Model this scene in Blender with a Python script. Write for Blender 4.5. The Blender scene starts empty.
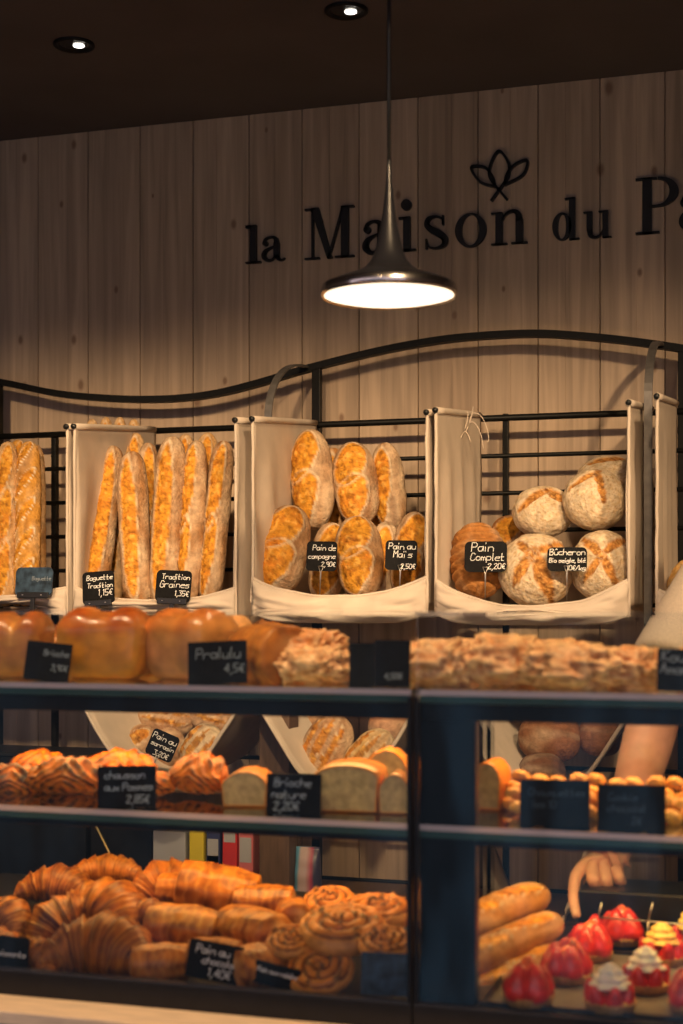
import bpy, bmesh, math, random
from mathutils import Vector, Matrix, noise

# ------------------------------------------------------------------ camera, world, lights, exposure
F, CX, HZ, CZ = 1500.0, 341.5, 600.0, 1.5
TH = math.atan(1500 / 4740)
ct, st = math.cos(TH), math.sin(TH)
PI = math.pi
sc = bpy.context.scene
COL = sc.collection


def P(x, y, Y):
    """point of the place seen at photo pixel (x, y) on the plane at distance Y"""
    u = (x - CX) / F
    t = Y / (ct + u * st)
    return Vector((t * (-st + ct * u), Y, CZ + (HZ - y) / F * t))


def M(x, Y):
    """metres per photo pixel at (x, Y)"""
    u = (x - CX) / F
    return Y / (ct + u * st) / F


cam_d = bpy.data.cameras.new('camera')
cam = bpy.data.objects.new('camera', cam_d)
COL.objects.link(cam)
cam.location = (0, 0, CZ)
cam.rotation_euler = (PI / 2, 0, TH)
cam_d.sensor_fit = 'VERTICAL'
cam_d.sensor_height = 36
cam_d.lens = F / 1024 * 36
cam_d.shift_y = (HZ - 512) / 1024
cam_d.dof.use_dof = True
cam_d.dof.focus_distance = 4.05
cam_d.dof.aperture_fstop = 2.9
sc.camera = cam

vs = sc.view_settings
vs.view_transform = 'Standard'
vs.look = 'None'
vs.exposure = 0.0
vs.gamma = 1.0
vs.use_curve_mapping = False
sc.cycles.use_denoising = True
sc.cycles.max_bounces = 7
sc.cycles.transparent_max_bounces = 14
sc.cycles.sample_clamp_indirect = 4.0

# world: the bluish street outside the open shop front, behind the viewer
w = bpy.data.worlds.new('world')
sc.world = w
w.use_nodes = True
nt = w.node_tree
nt.nodes.clear()
N = nt.nodes.new


def wn(t, **k):
    n = N(t)
    for a, b in k.items():
        setattr(n, a, b)
    return n


tc = wn('ShaderNodeTexCoord')
sep = wn('ShaderNodeSeparateXYZ')
nt.links.new(tc.outputs['Generated'], sep.inputs[0])


def mth(op, a, b=None, c=None, tree=None):
    tree = tree or nt
    n = tree.nodes.new('ShaderNodeMath')
    n.operation = op
    for i, v in enumerate((a, b, c)):
        if v is None:
            continue
        if isinstance(v, (int, float)):
            n.inputs[i].default_value = v
        else:
            tree.links.new(v, n.inputs[i])
    return n.outputs[0]


ay = mth('MAXIMUM', mth('ABSOLUTE', sep.outputs[1]), 0.02)
q = mth('DIVIDE', sep.outputs[0], ay)
zq = mth('DIVIDE', sep.outputs[2], ay)
cmb = wn('ShaderNodeCombineXYZ')
nt.links.new(mth('MULTIPLY', q, 30.0), cmb.inputs[0])
nt.links.new(mth('MULTIPLY', zq, 7.0), cmb.inputs[1])
nz = wn('ShaderNodeTexNoise')
nz.inputs['Scale'].default_value = 1.0
nz.inputs['Detail'].default_value = 2.0
nt.links.new(cmb.outputs[0], nz.inputs['Vector'])
street = wn('ShaderNodeMapRange')           # made-up bluish glow for the panes to reflect, stronger to one side
nt.links.new(q, street.inputs[0])
street.inputs[1].default_value = -0.30
street.inputs[2].default_value = -0.255
street.inputs[3].default_value = 0.25
street.inputs[4].default_value = 1.0
str2 = wn('ShaderNodeMapRange')
nt.links.new(nz.outputs[0], str2.inputs[0])
str2.inputs[1].default_value = 0.42
str2.inputs[2].default_value = 0.62
str2.inputs[3].default_value = 0.15
str2.inputs[4].default_value = 1.3
lo = wn('ShaderNodeMapRange')
nt.links.new(zq, lo.inputs[0])
lo.inputs[1].default_value = -0.02
lo.inputs[2].default_value = -0.09
lo.inputs[3].default_value = 0.35
lo.inputs[4].default_value = 1.0
amt = mth('MULTIPLY', mth('MULTIPLY', street.outputs[0], str2.outputs[0]), lo.outputs[0])
back = mth('LESS_THAN', sep.outputs[1], 0.0)
amt = mth('MULTIPLY', amt, back)
mixw = wn('ShaderNodeMix', data_type='RGBA')
nt.links.new(amt, mixw.inputs[0])
amb = wn('ShaderNodeMix', data_type='RGBA')   # made-up dark patch against the brighter ambient fill
def soft(v, a, b_):
    n = wn('ShaderNodeMapRange')
    nt.links.new(v, n.inputs[0])
    n.inputs[1].default_value = a
    n.inputs[2].default_value = b_
    return n.outputs[0]


# dark patch added where the glass reflects, ambient fill all around it
hole = mth('MULTIPLY', mth('MULTIPLY', soft(q, -.95, -.70), soft(q, .25, .05)), mth('MULTIPLY', soft(zq, -.60, -.42), soft(zq, .12, .03)))
nt.links.new(mth('SUBTRACT', 1.0, mth('MULTIPLY', hole, mth('LESS_THAN', sep.outputs[1], 0.0))), amb.inputs[0])
amb.inputs[6].default_value = (0.030, 0.034, 0.042, 1)
amb.inputs[7].default_value = (1.02, 0.79, 0.84, 1)
nt.links.new(amb.outputs[2], mixw.inputs[6])
mixw.inputs[7].default_value = (0.085, 0.16, 0.24, 1)
bg = wn('ShaderNodeBackground')
bg.inputs['Strength'].default_value = 1.0
nt.links.new(mixw.outputs[2], bg.inputs['Color'])
wo = wn('ShaderNodeOutputWorld')
nt.links.new(bg.outputs[0], wo.inputs[0])


def light(kind, name, loc, target, energy, color, size=0.1, size_y=None, angle=60, blend=0.6):
    d = bpy.data.lights.new(name, kind)
    d.energy = energy
    d.color = color
    if kind == 'SPOT':
        d.spot_size = math.radians(angle)
        d.spot_blend = blend
        d.shadow_soft_size = size
    elif kind == 'AREA':
        d.size = size
        if size_y:
            d.shape = 'RECTANGLE'
            d.size_y = size_y
    else:
        d.shadow_soft_size = size
    o = bpy.data.objects.new(name, d)
    COL.objects.link(o)
    o.location = loc
    v = Vector(target) - Vector(loc)
    o.rotation_euler = v.to_track_quat('-Z', 'Y').to_euler()
    return o


WARM = (1.0, 0.68, 0.37)
for x, tx in ((-1.7, -2.25), (-0.85, -1.65), (-0.05, -1.05), (0.75, -0.45)):   # ceiling spots out over the shop floor aimed at the bread rack
    light('SPOT', 'ceiling_spot_light', (x, 1.55, 2.93), (tx, 3.95, 1.60), 235, WARM, 0.06, angle=36, blend=0.8)
for x in (-1.65, -1.1, -0.55, 0.0):                      # ceiling spots straight over the display cases
    light('SPOT', 'case_spot_light', (x, 1.95, 2.93), (x, 2.50, 1.36), 78, (1, .65, .36), 0.05, angle=48, blend=0.9)
CASE_LED = (1.0, 0.50, 0.16)

# ------------------------------------------------------------------ helpers


def new_obj(name, verts, faces, mat=None, parent=None, smooth=True, cols=None, mats=None, fm=None):
    me = bpy.data.meshes.new(name)
    me.from_pydata([tuple(v) for v in verts], [], faces)
    if smooth:
        me.polygons.foreach_set('use_smooth', [True] * len(me.polygons))
    if cols:
        a = me.color_attributes.new('Col', 'FLOAT_COLOR', 'POINT')
        flat = []
        for c in cols:
            flat += [c[0], c[1], c[2], 1.0]
        a.data.foreach_set('color', flat)
    if mats:
        for m in mats:
            me.materials.append(m)
        if fm:
            me.polygons.foreach_set('material_index', fm)
    elif mat:
        me.materials.append(mat)
    me.update()
    o = bpy.data.objects.new(name, me)
    COL.objects.link(o)
    if parent:
        o.parent = parent
    return o


def tag(o, label, cat, group=None):
    o['label'] = label
    o['category'] = cat
    if group:
        o['group'] = group
    return o


def empty(name, loc, label=None, cat=None, group=None, rz=0.0):
    o = bpy.data.objects.new(name, None)
    o.empty_display_size = 0.05
    COL.objects.link(o)
    o.location = loc
    o.rotation_euler = (0, 0, rz)
    if label:
        tag(o, label, cat, group)
    return o


def struct(o):
    o['kind'] = 'structure'
    return o


class MB:
    def __init__(s):
        s.v, s.f, s.c, s.m = [], [], [], []

    def add(s, v, f, col=None, m=0):
        b = len(s.v)
        s.v += [Vector(p) for p in v]
        s.f += [tuple(i + b for i in q_) for q_ in f]
        s.m += [m] * len(f)
        if col is not None:
            s.c += [col] * len(v)

    def box(s, x0, x1, y0, y1, z0, z1, m=0, b=0.0):
        if b > 0:
            bm = bmesh.new()
            bmesh.ops.create_cube(bm, size=1)
            for v in bm.verts:
                v.co = Vector((x0 + (v.co.x + .5) * (x1 - x0), y0 + (v.co.y + .5) * (y1 - y0), z0 + (v.co.z + .5) * (z1 - z0)))
            bmesh.ops.bevel(bm, geom=bm.edges[:], offset=b, segments=2, affect='EDGES', profile=0.5)
            bm.verts.index_update()
            s.add([v.co.copy() for v in bm.verts], [[v.index for v in f.verts] for f in bm.faces], m=m)
            bm.free()
            return
        v = [(x0, y0, z0), (x1, y0, z0), (x1, y1, z0), (x0, y1, z0), (x0, y0, z1), (x1, y0, z1), (x1, y1, z1), (x0, y1, z1)]
        s.add(v, [(0, 3, 2, 1), (4, 5, 6, 7), (0, 1, 5, 4), (1, 2, 6, 5), (2, 3, 7, 6), (3, 0, 4, 7)], m=m)

    def tube(s, pts, r, n=10, m=0, flat=None, up=Vector((0, 0, 1))):
        """sweep along pts; r a number or a list; flat=(w,h) gives a rectangular bar"""
        pts = [Vector(p) for p in pts]
        k = len(pts)
        rs = r if isinstance(r, (list, tuple)) else [r] * k
        v, f = [], []
        if flat:
            sect = [(-flat[0] / 2, -flat[1] / 2), (flat[0] / 2, -flat[1] / 2), (flat[0] / 2, flat[1] / 2), (-flat[0] / 2, flat[1] / 2)]
            n = 4
        for i, p in enumerate(pts):
            d = (pts[min(i + 1, k - 1)] - pts[max(i - 1, 0)]).normalized()
            a = up if abs(d.dot(up)) < 0.95 else Vector((1, 0, 0))
            e1 = d.cross(a).normalized()
            e2 = e1.cross(d).normalized()
            for j in range(n):
                if flat:
                    v.append(p + e1 * sect[j][0] + e2 * sect[j][1])
                else:
                    an = 2 * PI * j / n
                    v.append(p + (e1 * math.cos(an) + e2 * math.sin(an)) * rs[i])
        for i in range(k - 1):
            for j in range(n):
                j2 = (j + 1) % n
                f.append((i * n + j, i * n + j2, (i + 1) * n + j2, (i + 1) * n + j))
        f.append(tuple(reversed(range(n))))
        f.append(tuple(range((k - 1) * n, k * n)))
        s.add(v, f, m=m)

    def lathe(s, prof, n=32, c=(0, 0, 0), m=0, fr=None):
        v, f = [], []
        k = len(prof)
        for (r, z) in prof:
            for j in range(n):
                a = 2 * PI * j / n
                rr = r if fr is None else fr(r, z, a)
                v.append((c[0] + rr * math.cos(a), c[1] + rr * math.sin(a), c[2] + z))
        for i in range(k - 1):
            for j in range(n):
                j2 = (j + 1) % n
                f.append((i * n + j, i * n + j2, (i + 1) * n + j2, (i + 1) * n + j))
        s.add(v, f, m=m)

    def prism(s, poly, T, d, m=0):
        """poly: 2D outline; T(x, y, z) -> world; z from 0 to d"""
        n = len(poly)
        v = [T(x, y, 0) for x, y in poly] + [T(x, y, d) for x, y in poly]
        f = [tuple(reversed(range(n))), tuple(range(n, 2 * n))]
        for i in range(n):
            j = (i + 1) % n
            f.append((i, j, n + j, n + i))
        s.add(v, f, m=m)

    def build(s, name, mat=None, parent=None, smooth=False, mats=None):
        return new_obj(name, s.v, s.f, mat, parent, smooth, s.c if s.c else None, mats, s.m if mats else None)


def smooth_angle(o, deg=35):
    me = o.data
    me.polygons.foreach_set('use_smooth', [True] * len(me.polygons))
    try:
        me.set_sharp_from_angle(angle=math.radians(deg))
    except Exception:
        pass
    return o


def lerp(a, b, t):
    return a + (b - a) * t


def mixc(a, b, t):
    t = max(0.0, min(1.0, t))
    return tuple(a[i] + (b[i] - a[i]) * t for i in range(3))


def sm(a, b, x):
    t = max(0.0, min(1.0, (x - a) / (b - a)))
    return t * t * (3 - 2 * t)


def ns(x, y, z):
    return noise.noise(Vector((x, y, z)))


def orient(o, a, b, facing=(0, -1, 0.15), twist=0.0):
    """put o's local X along b->a with local Z turned to `facing`"""
    a, b = Vector(a), Vector(b)
    x = (a - b).normalized()
    z = Vector(facing)
    z = (z - x * z.dot(x)).normalized()
    z = Matrix.Rotation(twist, 3, x) @ z
    y = z.cross(x)
    m = Matrix((x, y, z)).transposed().to_4x4()
    m.translation = (a + b) / 2
    o.matrix_world = m
    return o


# ------------------------------------------------------------------ materials
def mat(name, color=(.5, .5, .5), rough=.6, metal=0.0, coat=0.0, emit=None, estr=0.0, spec=None, sss=0.0):
    m = bpy.data.materials.new(name)
    m.use_nodes = True
    p = m.node_tree.nodes['Principled BSDF']
    p.inputs['Base Color'].default_value = (*color, 1)
    p.inputs['Roughness'].default_value = rough
    p.inputs['Metallic'].default_value = metal
    p.inputs['Coat Weight'].default_value = coat
    p.inputs['Coat Roughness'].default_value = 0.15
    if spec is not None:
        p.inputs['Specular IOR Level'].default_value = spec
    if sss:
        p.inputs['Subsurface Weight'].default_value = sss
        p.inputs['Subsurface Radius'].default_value = (1, .4, .2)
        p.inputs['Subsurface Scale'].default_value = 0.01
    if emit:
        p.inputs['Emission Color'].default_value = (*emit, 1)
        p.inputs['Emission Strength'].default_value = estr
    return m


def add_noise(m, scale=40, amount=0.25, bump=0.2, dist=0.002, stretch=(1, 1, 1), detail=4, attr=False, bscale=None):
    t = m.node_tree
    p = t.nodes['Principled BSDF']
    L = t.links.new
    tcn = t.nodes.new('ShaderNodeTexCoord')
    mp = t.nodes.new('ShaderNodeMapping')
    mp.inputs['Scale'].default_value = stretch
    L(tcn.outputs['Object'], mp.inputs[0])
    n = t.nodes.new('ShaderNodeTexNoise')
    n.inputs['Scale'].default_value = scale
    n.inputs['Detail'].default_value = detail
    L(mp.outputs[0], n.inputs['Vector'])
    mr = t.nodes.new('ShaderNodeMapRange')
    L(n.outputs[0], mr.inputs[0])
    mr.inputs[1].default_value = .3
    mr.inputs[2].default_value = .7
    mr.inputs[3].default_value = 1 - amount
    mr.inputs[4].default_value = 1 + amount
    mx = t.nodes.new('ShaderNodeMix')
    mx.data_type = 'RGBA'
    mx.blend_type = 'MULTIPLY'
    mx.inputs[0].default_value = 1
    if attr:
        at = t.nodes.new('ShaderNodeAttribute')
        at.attribute_name = 'Col'
        L(at.outputs['Color'], mx.inputs[6])
    else:
        mx.inputs[6].default_value = p.inputs['Base Color'].default_value
    L(mr.outputs[0], mx.inputs[7])
    L(mx.outputs[2], p.inputs['Base Color'])
    if bump:
        n2 = n
        if bscale:
            n2 = t.nodes.new('ShaderNodeTexNoise')
            n2.inputs['Scale'].default_value = bscale
            n2.inputs['Detail'].default_value = 5
            L(mp.outputs[0], n2.inputs['Vector'])
        b = t.nodes.new('ShaderNodeBump')
        b.inputs['Strength'].default_value = bump
        b.inputs['Distance'].default_value = dist
        L(n2.outputs[0], b.inputs['Height'])
        L(b.outputs[0], p.inputs['Normal'])
    return m


black_metal = add_noise(mat('black_metal', (.005, .005, .005), .45, spec=.15), 60, .3, .05)
strap_metal = add_noise(mat('strap_metal', (.13, .12, .115), .45, .4), 50, .2, .05)
dark_case = add_noise(mat('dark_case', (.008, .009, .011), .30, spec=.3), 30, .2, .03)
ceiling_m = add_noise(mat('ceiling_paint', (.075, .060, .056), .85), 3, .12, .05)
floor_m = add_noise(mat('floor_tile', (.10, .08, .07), .5), 8, .2, .1)
side_wall_m = add_noise(mat('side_wall', (.20, .15, .12), .8), 5, .1, .05)
letter_m = mat('letter_black', (.006, .005, .005), .55)
slate_m = add_noise(mat('slate', (.006, .006, .007), .6, spec=.12), 60, .4, .05)
slate_blue = add_noise(mat('slate_blue', (.028, .052, .085), .45, spec=.3), 45, .8, .08)
chalk_m = mat('chalk', (.80, .80, .78), .9)
chalk_dim = mat('chalk_dim', (.22, .26, .30), .9)
wire_m = mat('wire', (.55, .52, .48), .3, .9)
plastic_black = mat('holder_plastic', (.012, .012, .012), .3)
bread_m = add_noise(mat('bread_crust', rough=.7, spec=.2), 55, .26, .9, .006, attr=True, bscale=120)
pastry_m = add_noise(mat('pastry_glaze', rough=.40, coat=.10, spec=.3), 45, .24, .45, .002, attr=True, bscale=90)
brioche_m = add_noise(mat('brioche_glaze', rough=.30, coat=.4), 24, .32, .35, .002, attr=True, bscale=80)
flaky_m = add_noise(mat('flaky_crust', rough=.5, spec=.35), 60, .30, .5, .003, attr=True, bscale=150)
crumb_m = add_noise(mat('bread_crumb', (.50, .35, .16), .85), 90, .25, .8, .003)
shell_m = add_noise(mat('tart_shell', (.50, .27, .09), .6), 60, .25, .3)
straw_m = add_noise(mat('strawberry', (.62, .028, .020), .28, coat=.4), 90, .35, .35, .001)
straw_cut = add_noise(mat('strawberry_cut', (.85, .16, .05), .25, coat=.5), 60, .3, .2, .001)
cream_m = mat('whipped_cream', (.80, .78, .66), .5, sss=.2)
custard_m = mat('lemon_cream', (.85, .60, .16), .4, sss=.2)
skin_m = add_noise(mat('skin', (.62, .33, .22), .5, sss=.15), 60, .07, .1, .001)
shirt_m = add_noise(mat('shirt_linen', (.62, .50, .38), .85), 250, .12, .15, .001)
trouser_m = add_noise(mat('trousers', (.03, .03, .04), .8), 100, .1, .1)
hair_m = add_noise(mat('hair', (.05, .03, .02), .6), 120, .4, .5)
kraft_m = add_noise(mat('counter_wood', (.76, .58, .36), .5), 12, .18, .05, stretch=(1, 8, 8))
greywood_m = add_noise(mat('grey_wood', (.22, .18, .15), .6), 12, .25, .08, stretch=(1, 10, 10))
brown_post = add_noise(mat('brown_post', (.11, .065, .04), .6), 12, .2, .05, stretch=(8, 8, 1))
tray_m = add_noise(mat('pastry_tray', (.025, .022, .022), .35, .3), 40, .2, .03)
paper_m = add_noise(mat('baking_paper', (.14, .12, .10), .7), 30, .15, .1)
shade_m = mat('pendant_enamel', (.012, .012, .015), .34, 0, coat=.12, spec=.35)
rim_m = mat('pendant_chrome', (.55, .52, .50), .18, 1.0)
diffuser_m = mat('pendant_diffuser', (.9, .85, .8), .5, emit=(1, .84, .62), estr=1.6)
led_m = mat('led_strip', (.9, .8, .6), .5, emit=(1, .6, .25), estr=3.0)
bulb_m = mat('downlight_bulb', (.9, .9, .9), .5, emit=(1, .93, .82), estr=6)
yellow_pack = mat('yellow_carton', (.62, .50, .03), .4)
blue_pack = mat('navy_carton', (.03, .04, .12), .4)
red_pack = mat('red_carton', (.50, .03, .03), .4)
pink_pack = mat('pale_red_carton', (.55, .14, .15), .4)
white_pack = mat('white_carton', (.35, .36, .38), .5)
lblue_pack = mat('light_blue_bag', (.12, .32, .52), .4)

# cloth with weave
cloth_m = mat('linen_cloth', (.58, .485, .395), .9)
add_noise(cloth_m, 14, .08, .35, .0016, detail=6, bscale=420)
cloth_low = cloth_m

# glass
def glass(name, tint, gl=1.0):
    m = bpy.data.materials.new(name)
    m.use_nodes = True
    t = m.node_tree
    t.nodes.clear()
    o = t.nodes.new('ShaderNodeOutputMaterial')
    mx = t.nodes.new('ShaderNodeMixShader')
    tr = t.nodes.new('ShaderNodeBsdfTransparent')
    tr.inputs[0].default_value = (*tint, 1)
    g = t.nodes.new('ShaderNodeBsdfGlossy')
    g.inputs['Roughness'].default_value = 0.0
    g.inputs['Color'].default_value = (gl, gl, gl, 1)
    fr = t.nodes.new('ShaderNodeFresnel')
    fr.inputs[0].default_value = 1.52
    t.links.new(fr.outputs[0], mx.inputs[0])
    t.links.new(tr.outputs[0], mx.inputs[1])
    t.links.new(g.outputs[0], mx.inputs[2])
    t.links.new(mx.outputs[0], o.inputs[0])
    return m


pane_glass = glass('pane_glass', (.955, .975, .98))
shelf_glass = glass('shelf_glass', (.80, .90, .86))
edge_green = mat('glass_edge_green', (.055, .11, .085), .15, coat=.5)
edge_lit = mat('glass_edge_lit', (.80, .64, .58), .35)  # lit top edge of the shelf glass, painted in as a pale strip


# wall wood
def wall_wood():
    m = bpy.data.materials.new('pine_cladding')
    m.use_nodes = True
    t = m.node_tree
    p = t.nodes['Principled BSDF']
    L = t.links.new
    at = t.nodes.new('ShaderNodeAttribute')
    at.attribute_name = 'Col'
    tcn = t.nodes.new('ShaderNodeTexCoord')
    mp = t.nodes.new('ShaderNodeMapping')
    mp.inputs['Scale'].default_value = (26, 1, 1.1)
    L(tcn.outputs['Object'], mp.inputs[0])
    off = t.nodes.new('ShaderNodeVectorMath')
    off.operation = 'ADD'
    sp = t.nodes.new('ShaderNodeVectorMath')
    sp.operation = 'SCALE'
    sp.inputs['Scale'].default_value = 37
    L(at.outputs['Color'], sp.inputs[0])
    L(mp.outputs[0], off.inputs[0])
    L(sp.outputs[0], off.inputs[1])
    n = t.nodes.new('ShaderNodeTexNoise')
    n.inputs['Scale'].default_value = 1.6
    n.inputs['Detail'].default_value = 5
    n.inputs['Distortion'].default_value = .6
    L(off.outputs[0], n.inputs['Vector'])
    mr = t.nodes.new('ShaderNodeMapRange')
    L(n.outputs[0], mr.inputs[0])
    mr.inputs[1].default_value = .3
    mr.inputs[2].default_value = .7
    mr.inputs[3].default_value = .72
    mr.inputs[4].default_value = 1.15
    # knots
    mp2 = t.nodes.new('ShaderNodeMapping')
    mp2.inputs['Scale'].default_value = (5.5, 5.5, 3.2)
    L(tcn.outputs['Object'], mp2.inputs[0])
    vo = t.nodes.new('ShaderNodeTexVoronoi')
    vo.inputs['Scale'].default_value = 1.0
    vo.voronoi_dimensions = '2D'
    sx = t.nodes.new('ShaderNodeSeparateXYZ')
    L(mp2.outputs[0], sx.inputs[0])
    cx_ = t.nodes.new('ShaderNodeCombineXYZ')
    L(sx.outputs[0], cx_.inputs[0])
    L(sx.outputs[2], cx_.inputs[1])
    L(cx_.outputs[0], vo.inputs['Vector'])
    sepc = t.nodes.new('ShaderNodeSeparateXYZ')
    L(vo.outputs['Color'], sepc.inputs[0])
    rad = mth('MULTIPLY_ADD', sepc.outputs[0], .055, .018, tree=t)
    k = t.nodes.new('ShaderNodeMapRange')
    L(mth('DIVIDE', vo.outputs['Distance'], rad, tree=t), k.inputs[0])
    k.inputs[1].default_value = .5
    k.inputs[2].default_value = 1.3
    k.inputs[3].default_value = 1.0
    k.inputs[4].default_value = 0.0
    kk = mth('MULTIPLY', k.outputs[0], mth('GREATER_THAN', sepc.outputs[1], .35, tree=t), tree=t)
    br = t.nodes.new('ShaderNodeMix')
    br.data_type = 'RGBA'
    sepa = t.nodes.new('ShaderNodeSeparateXYZ')
    L(at.outputs['Color'], sepa.inputs[0])
    L(sepa.outputs[0], br.inputs[0])
    br.inputs[6].default_value = (.36, .262, .185, 1)
    br.inputs[7].default_value = (.47, .352, .255, 1)
    mx = t.nodes.new('ShaderNodeMix')
    mx.data_type = 'RGBA'
    mx.blend_type = 'MULTIPLY'
    mx.inputs[0].default_value = 1
    L(br.outputs[2], mx.inputs[6])
    L(mr.outputs[0], mx.inputs[7])
    mk = t.nodes.new('ShaderNodeMix')
    mk.data_type = 'RGBA'
    L(mth('MULTIPLY', kk, .8, tree=t), mk.inputs[0])
    L(mx.outputs[2], mk.inputs[6])
    mk.inputs[7].default_value = (.16, .085, .05, 1)
    L(mk.outputs[2], p.inputs['Base Color'])
    p.inputs['Roughness'].default_value = .6
    b = t.nodes.new('ShaderNodeBump')
    b.inputs['Strength'].default_value = .15
    b.inputs['Distance'].default_value = .002
    L(n.outputs[0], b.inputs['Height'])
    L(b.outputs[0], p.inputs['Normal'])
    return m


wood_m = wall_wood()

# ------------------------------------------------------------------ setting
YW = 4.30
ZC = CZ + 1.487
XL, XR = -3.9, 1.6
random.seed(4)
seams = [P(x, 300, YW).x for x in (38, 88, 140, 193, 249, 302, 359, 418, 478, 538, 600, 665)]
pw = (seams[-1] - seams[0]) / (len(seams) - 1)
while seams[0] > XL:
    seams.insert(0, seams[0] - pw)
while seams[-1] < XR:
    seams.append(seams[-1] + pw)
b = MB()
for i in range(len(seams) - 1):
    x0, x1 = seams[i] + .0012, seams[i + 1] - .0012
    mid = lerp(x0, x1, random.uniform(.42, .58))
    c = (random.random(), random.random(), random.random())
    n0 = len(b.v)
    e = .0016
    v = [(x0, YW + .02, 0), (x0, YW + e, 0), (x0 + e, YW, 0), (mid - .0012, YW, 0), (mid, YW + .0009, 0), (mid + .0012, YW, 0), (x1 - e, YW, 0), (x1, YW + e, 0), (x1, YW + .02, 0)]
    k = len(v)
    b.add(v + [(p[0], p[1], ZC) for p in v], [(j, j + 1, k + j + 1, k + j) for j in range(k - 1)], col=c)
b.add([(XL - .2, YW + .012, 0), (XR + .2, YW + .012, 0), (XR + .2, YW + .012, ZC), (XL - .2, YW + .012, ZC)], [(0, 1, 2, 3)], col=(0, 0, 0))
struct(b.build('wall_back', wood_m))
b = MB(); b.box(XL - .2, XR + .2, -.3, YW + .15, -.1, 0); struct(b.build('floor', floor_m))
b = MB(); b.box(XL - .2, XR + .2, .3, YW + .15, ZC, ZC + .1); struct(b.build('ceiling', ceiling_m))
b = MB(); b.box(XL - .1, XL, .3, YW + .03, 0, ZC); struct(b.build('wall_left', side_wall_m))
b = MB(); b.box(XR, XR + .1, .3, YW + .03, 0, ZC); struct(b.build('wall_right', side_wall_m))


# ------------------------------------------------------------------ downlights
def downlight(px, py, label):
    h = ZC - CZ
    t = h * F / (HZ - py)
    u = (px - CX) / F
    loc = Vector((t * (-st + ct * u), t * (ct + u * st), ZC))
    e = empty('ceiling_downlight', loc, label, 'downlight', 'recessed downlights in the ceiling')
    m = MB(); m.lathe([(.055, .001), (.055, -.006), (.050, -.008), (.043, -.006), (.040, .0), (.036, .001)], 36)
    m.build('trim_ring', black_metal, e, True)
    m = MB(); m.lathe([(.041, .0005), (.030, -.001), (.0001, -.001)], 32)
    m.build('baffle', mat('baffle', (.02, .018, .016), .3, .5), e, True)
    m = MB()
    m.lathe([(.015, -.001), (.015, -.0030), (.0001, -.0040)], 28, c=(0.010, .008, -.001))
    m.build('bulb', bulb_m, e, True)
    return e


downlight(74, 44, 'small round black downlight in the ceiling furthest from the pendant lamp')
downlight(346, 10, 'small round black downlight in the ceiling beside the pendant cord')

# ------------------------------------------------------------------ pendant
YP = 2.9
pc = P(389, 292, YP)
k = M(389, YP)
e = empty('pendant_lamp', pc, 'black trumpet-shaped pendant lamp glowing white over the counter', 'pendant lamp')
R0 = 68 * k
prof = [(R0, -.006), (R0 * 1.005, .002), (R0 * .985, .010)]
top = [(.93, .022), (.80, .038), (.62, .053), (.45, .068), (.34, .085), (.27, .105), (.215, .13), (.175, .165), (.14, .21), (.105, .26), (.075, .31), (.05, .36), (.035, .41), (.03, .44)]
m = MB(); m.lathe([(R0 * .985, .010)] + [(R0 * r, z * .60) if z < .1 else (R0 * r * (1.0 if z < .2 else .9), .06 + (z - .1) * .62) for r, z in top] + [(.0001, .275)], 64)
m.build('lamp_shade', shade_m, e, True)
m = MB(); m.lathe([(R0 * .955, -.008), (R0 * .99, -.010), (R0 * 1.005, -.003), (R0 * 1.0, .006), (R0 * .98, .012)], 64)
m.build('rim', rim_m, e, True)
m = MB(); m.lathe([(R0 * .97, -.006), (R0 * .85, -.010), (R0 * .5, -.013), (.0001, -.014)], 64)
m.build('diffuser', diffuser_m, e, True)
m = MB(); m.tube([(0, 0, .265), (0, 0, ZC - pc.z)], .0042, 8)
m.build('cord', plastic_black, e, True)
m = MB(); m.lathe([(.0001, ZC - pc.z - .03), (.045, ZC - pc.z - .03), (.05, ZC - pc.z)], 24)
m.build('ceiling_rose', black_metal, e, True)
light('SPOT', 'pendant_glow', pc + Vector((0, 0, -.03)), pc + Vector((0, 0, -1)), 12, (1, .72, .42), .12, angle=165, blend=.5)

# ------------------------------------------------------------------ wall lettering
sign = empty('shop_sign', P(460, 250, YW), 'black raised letters and outlined leaf emblem fixed to the plank wall', 'sign')


def catmull(pts, n=8):
    out = []
    k = len(pts)
    for i in range(k - 1):
        p0, p1, p2, p3 = pts[max(i - 1, 0)], pts[i], pts[i + 1], pts[min(i + 2, k - 1)]
        for j in range(n):
            t = j / n
            out.append(tuple(.5 * (2 * p1[d] + (p2[d] - p0[d]) * t + (2 * p0[d] - 5 * p1[d] + 4 * p2[d] - p3[d]) * t * t + (3 * p1[d] - p0[d] - 3 * p2[d] + p3[d]) * t ** 3) for d in range(len(p1))))
    out.append(tuple(pts[-1]))
    return out


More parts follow.
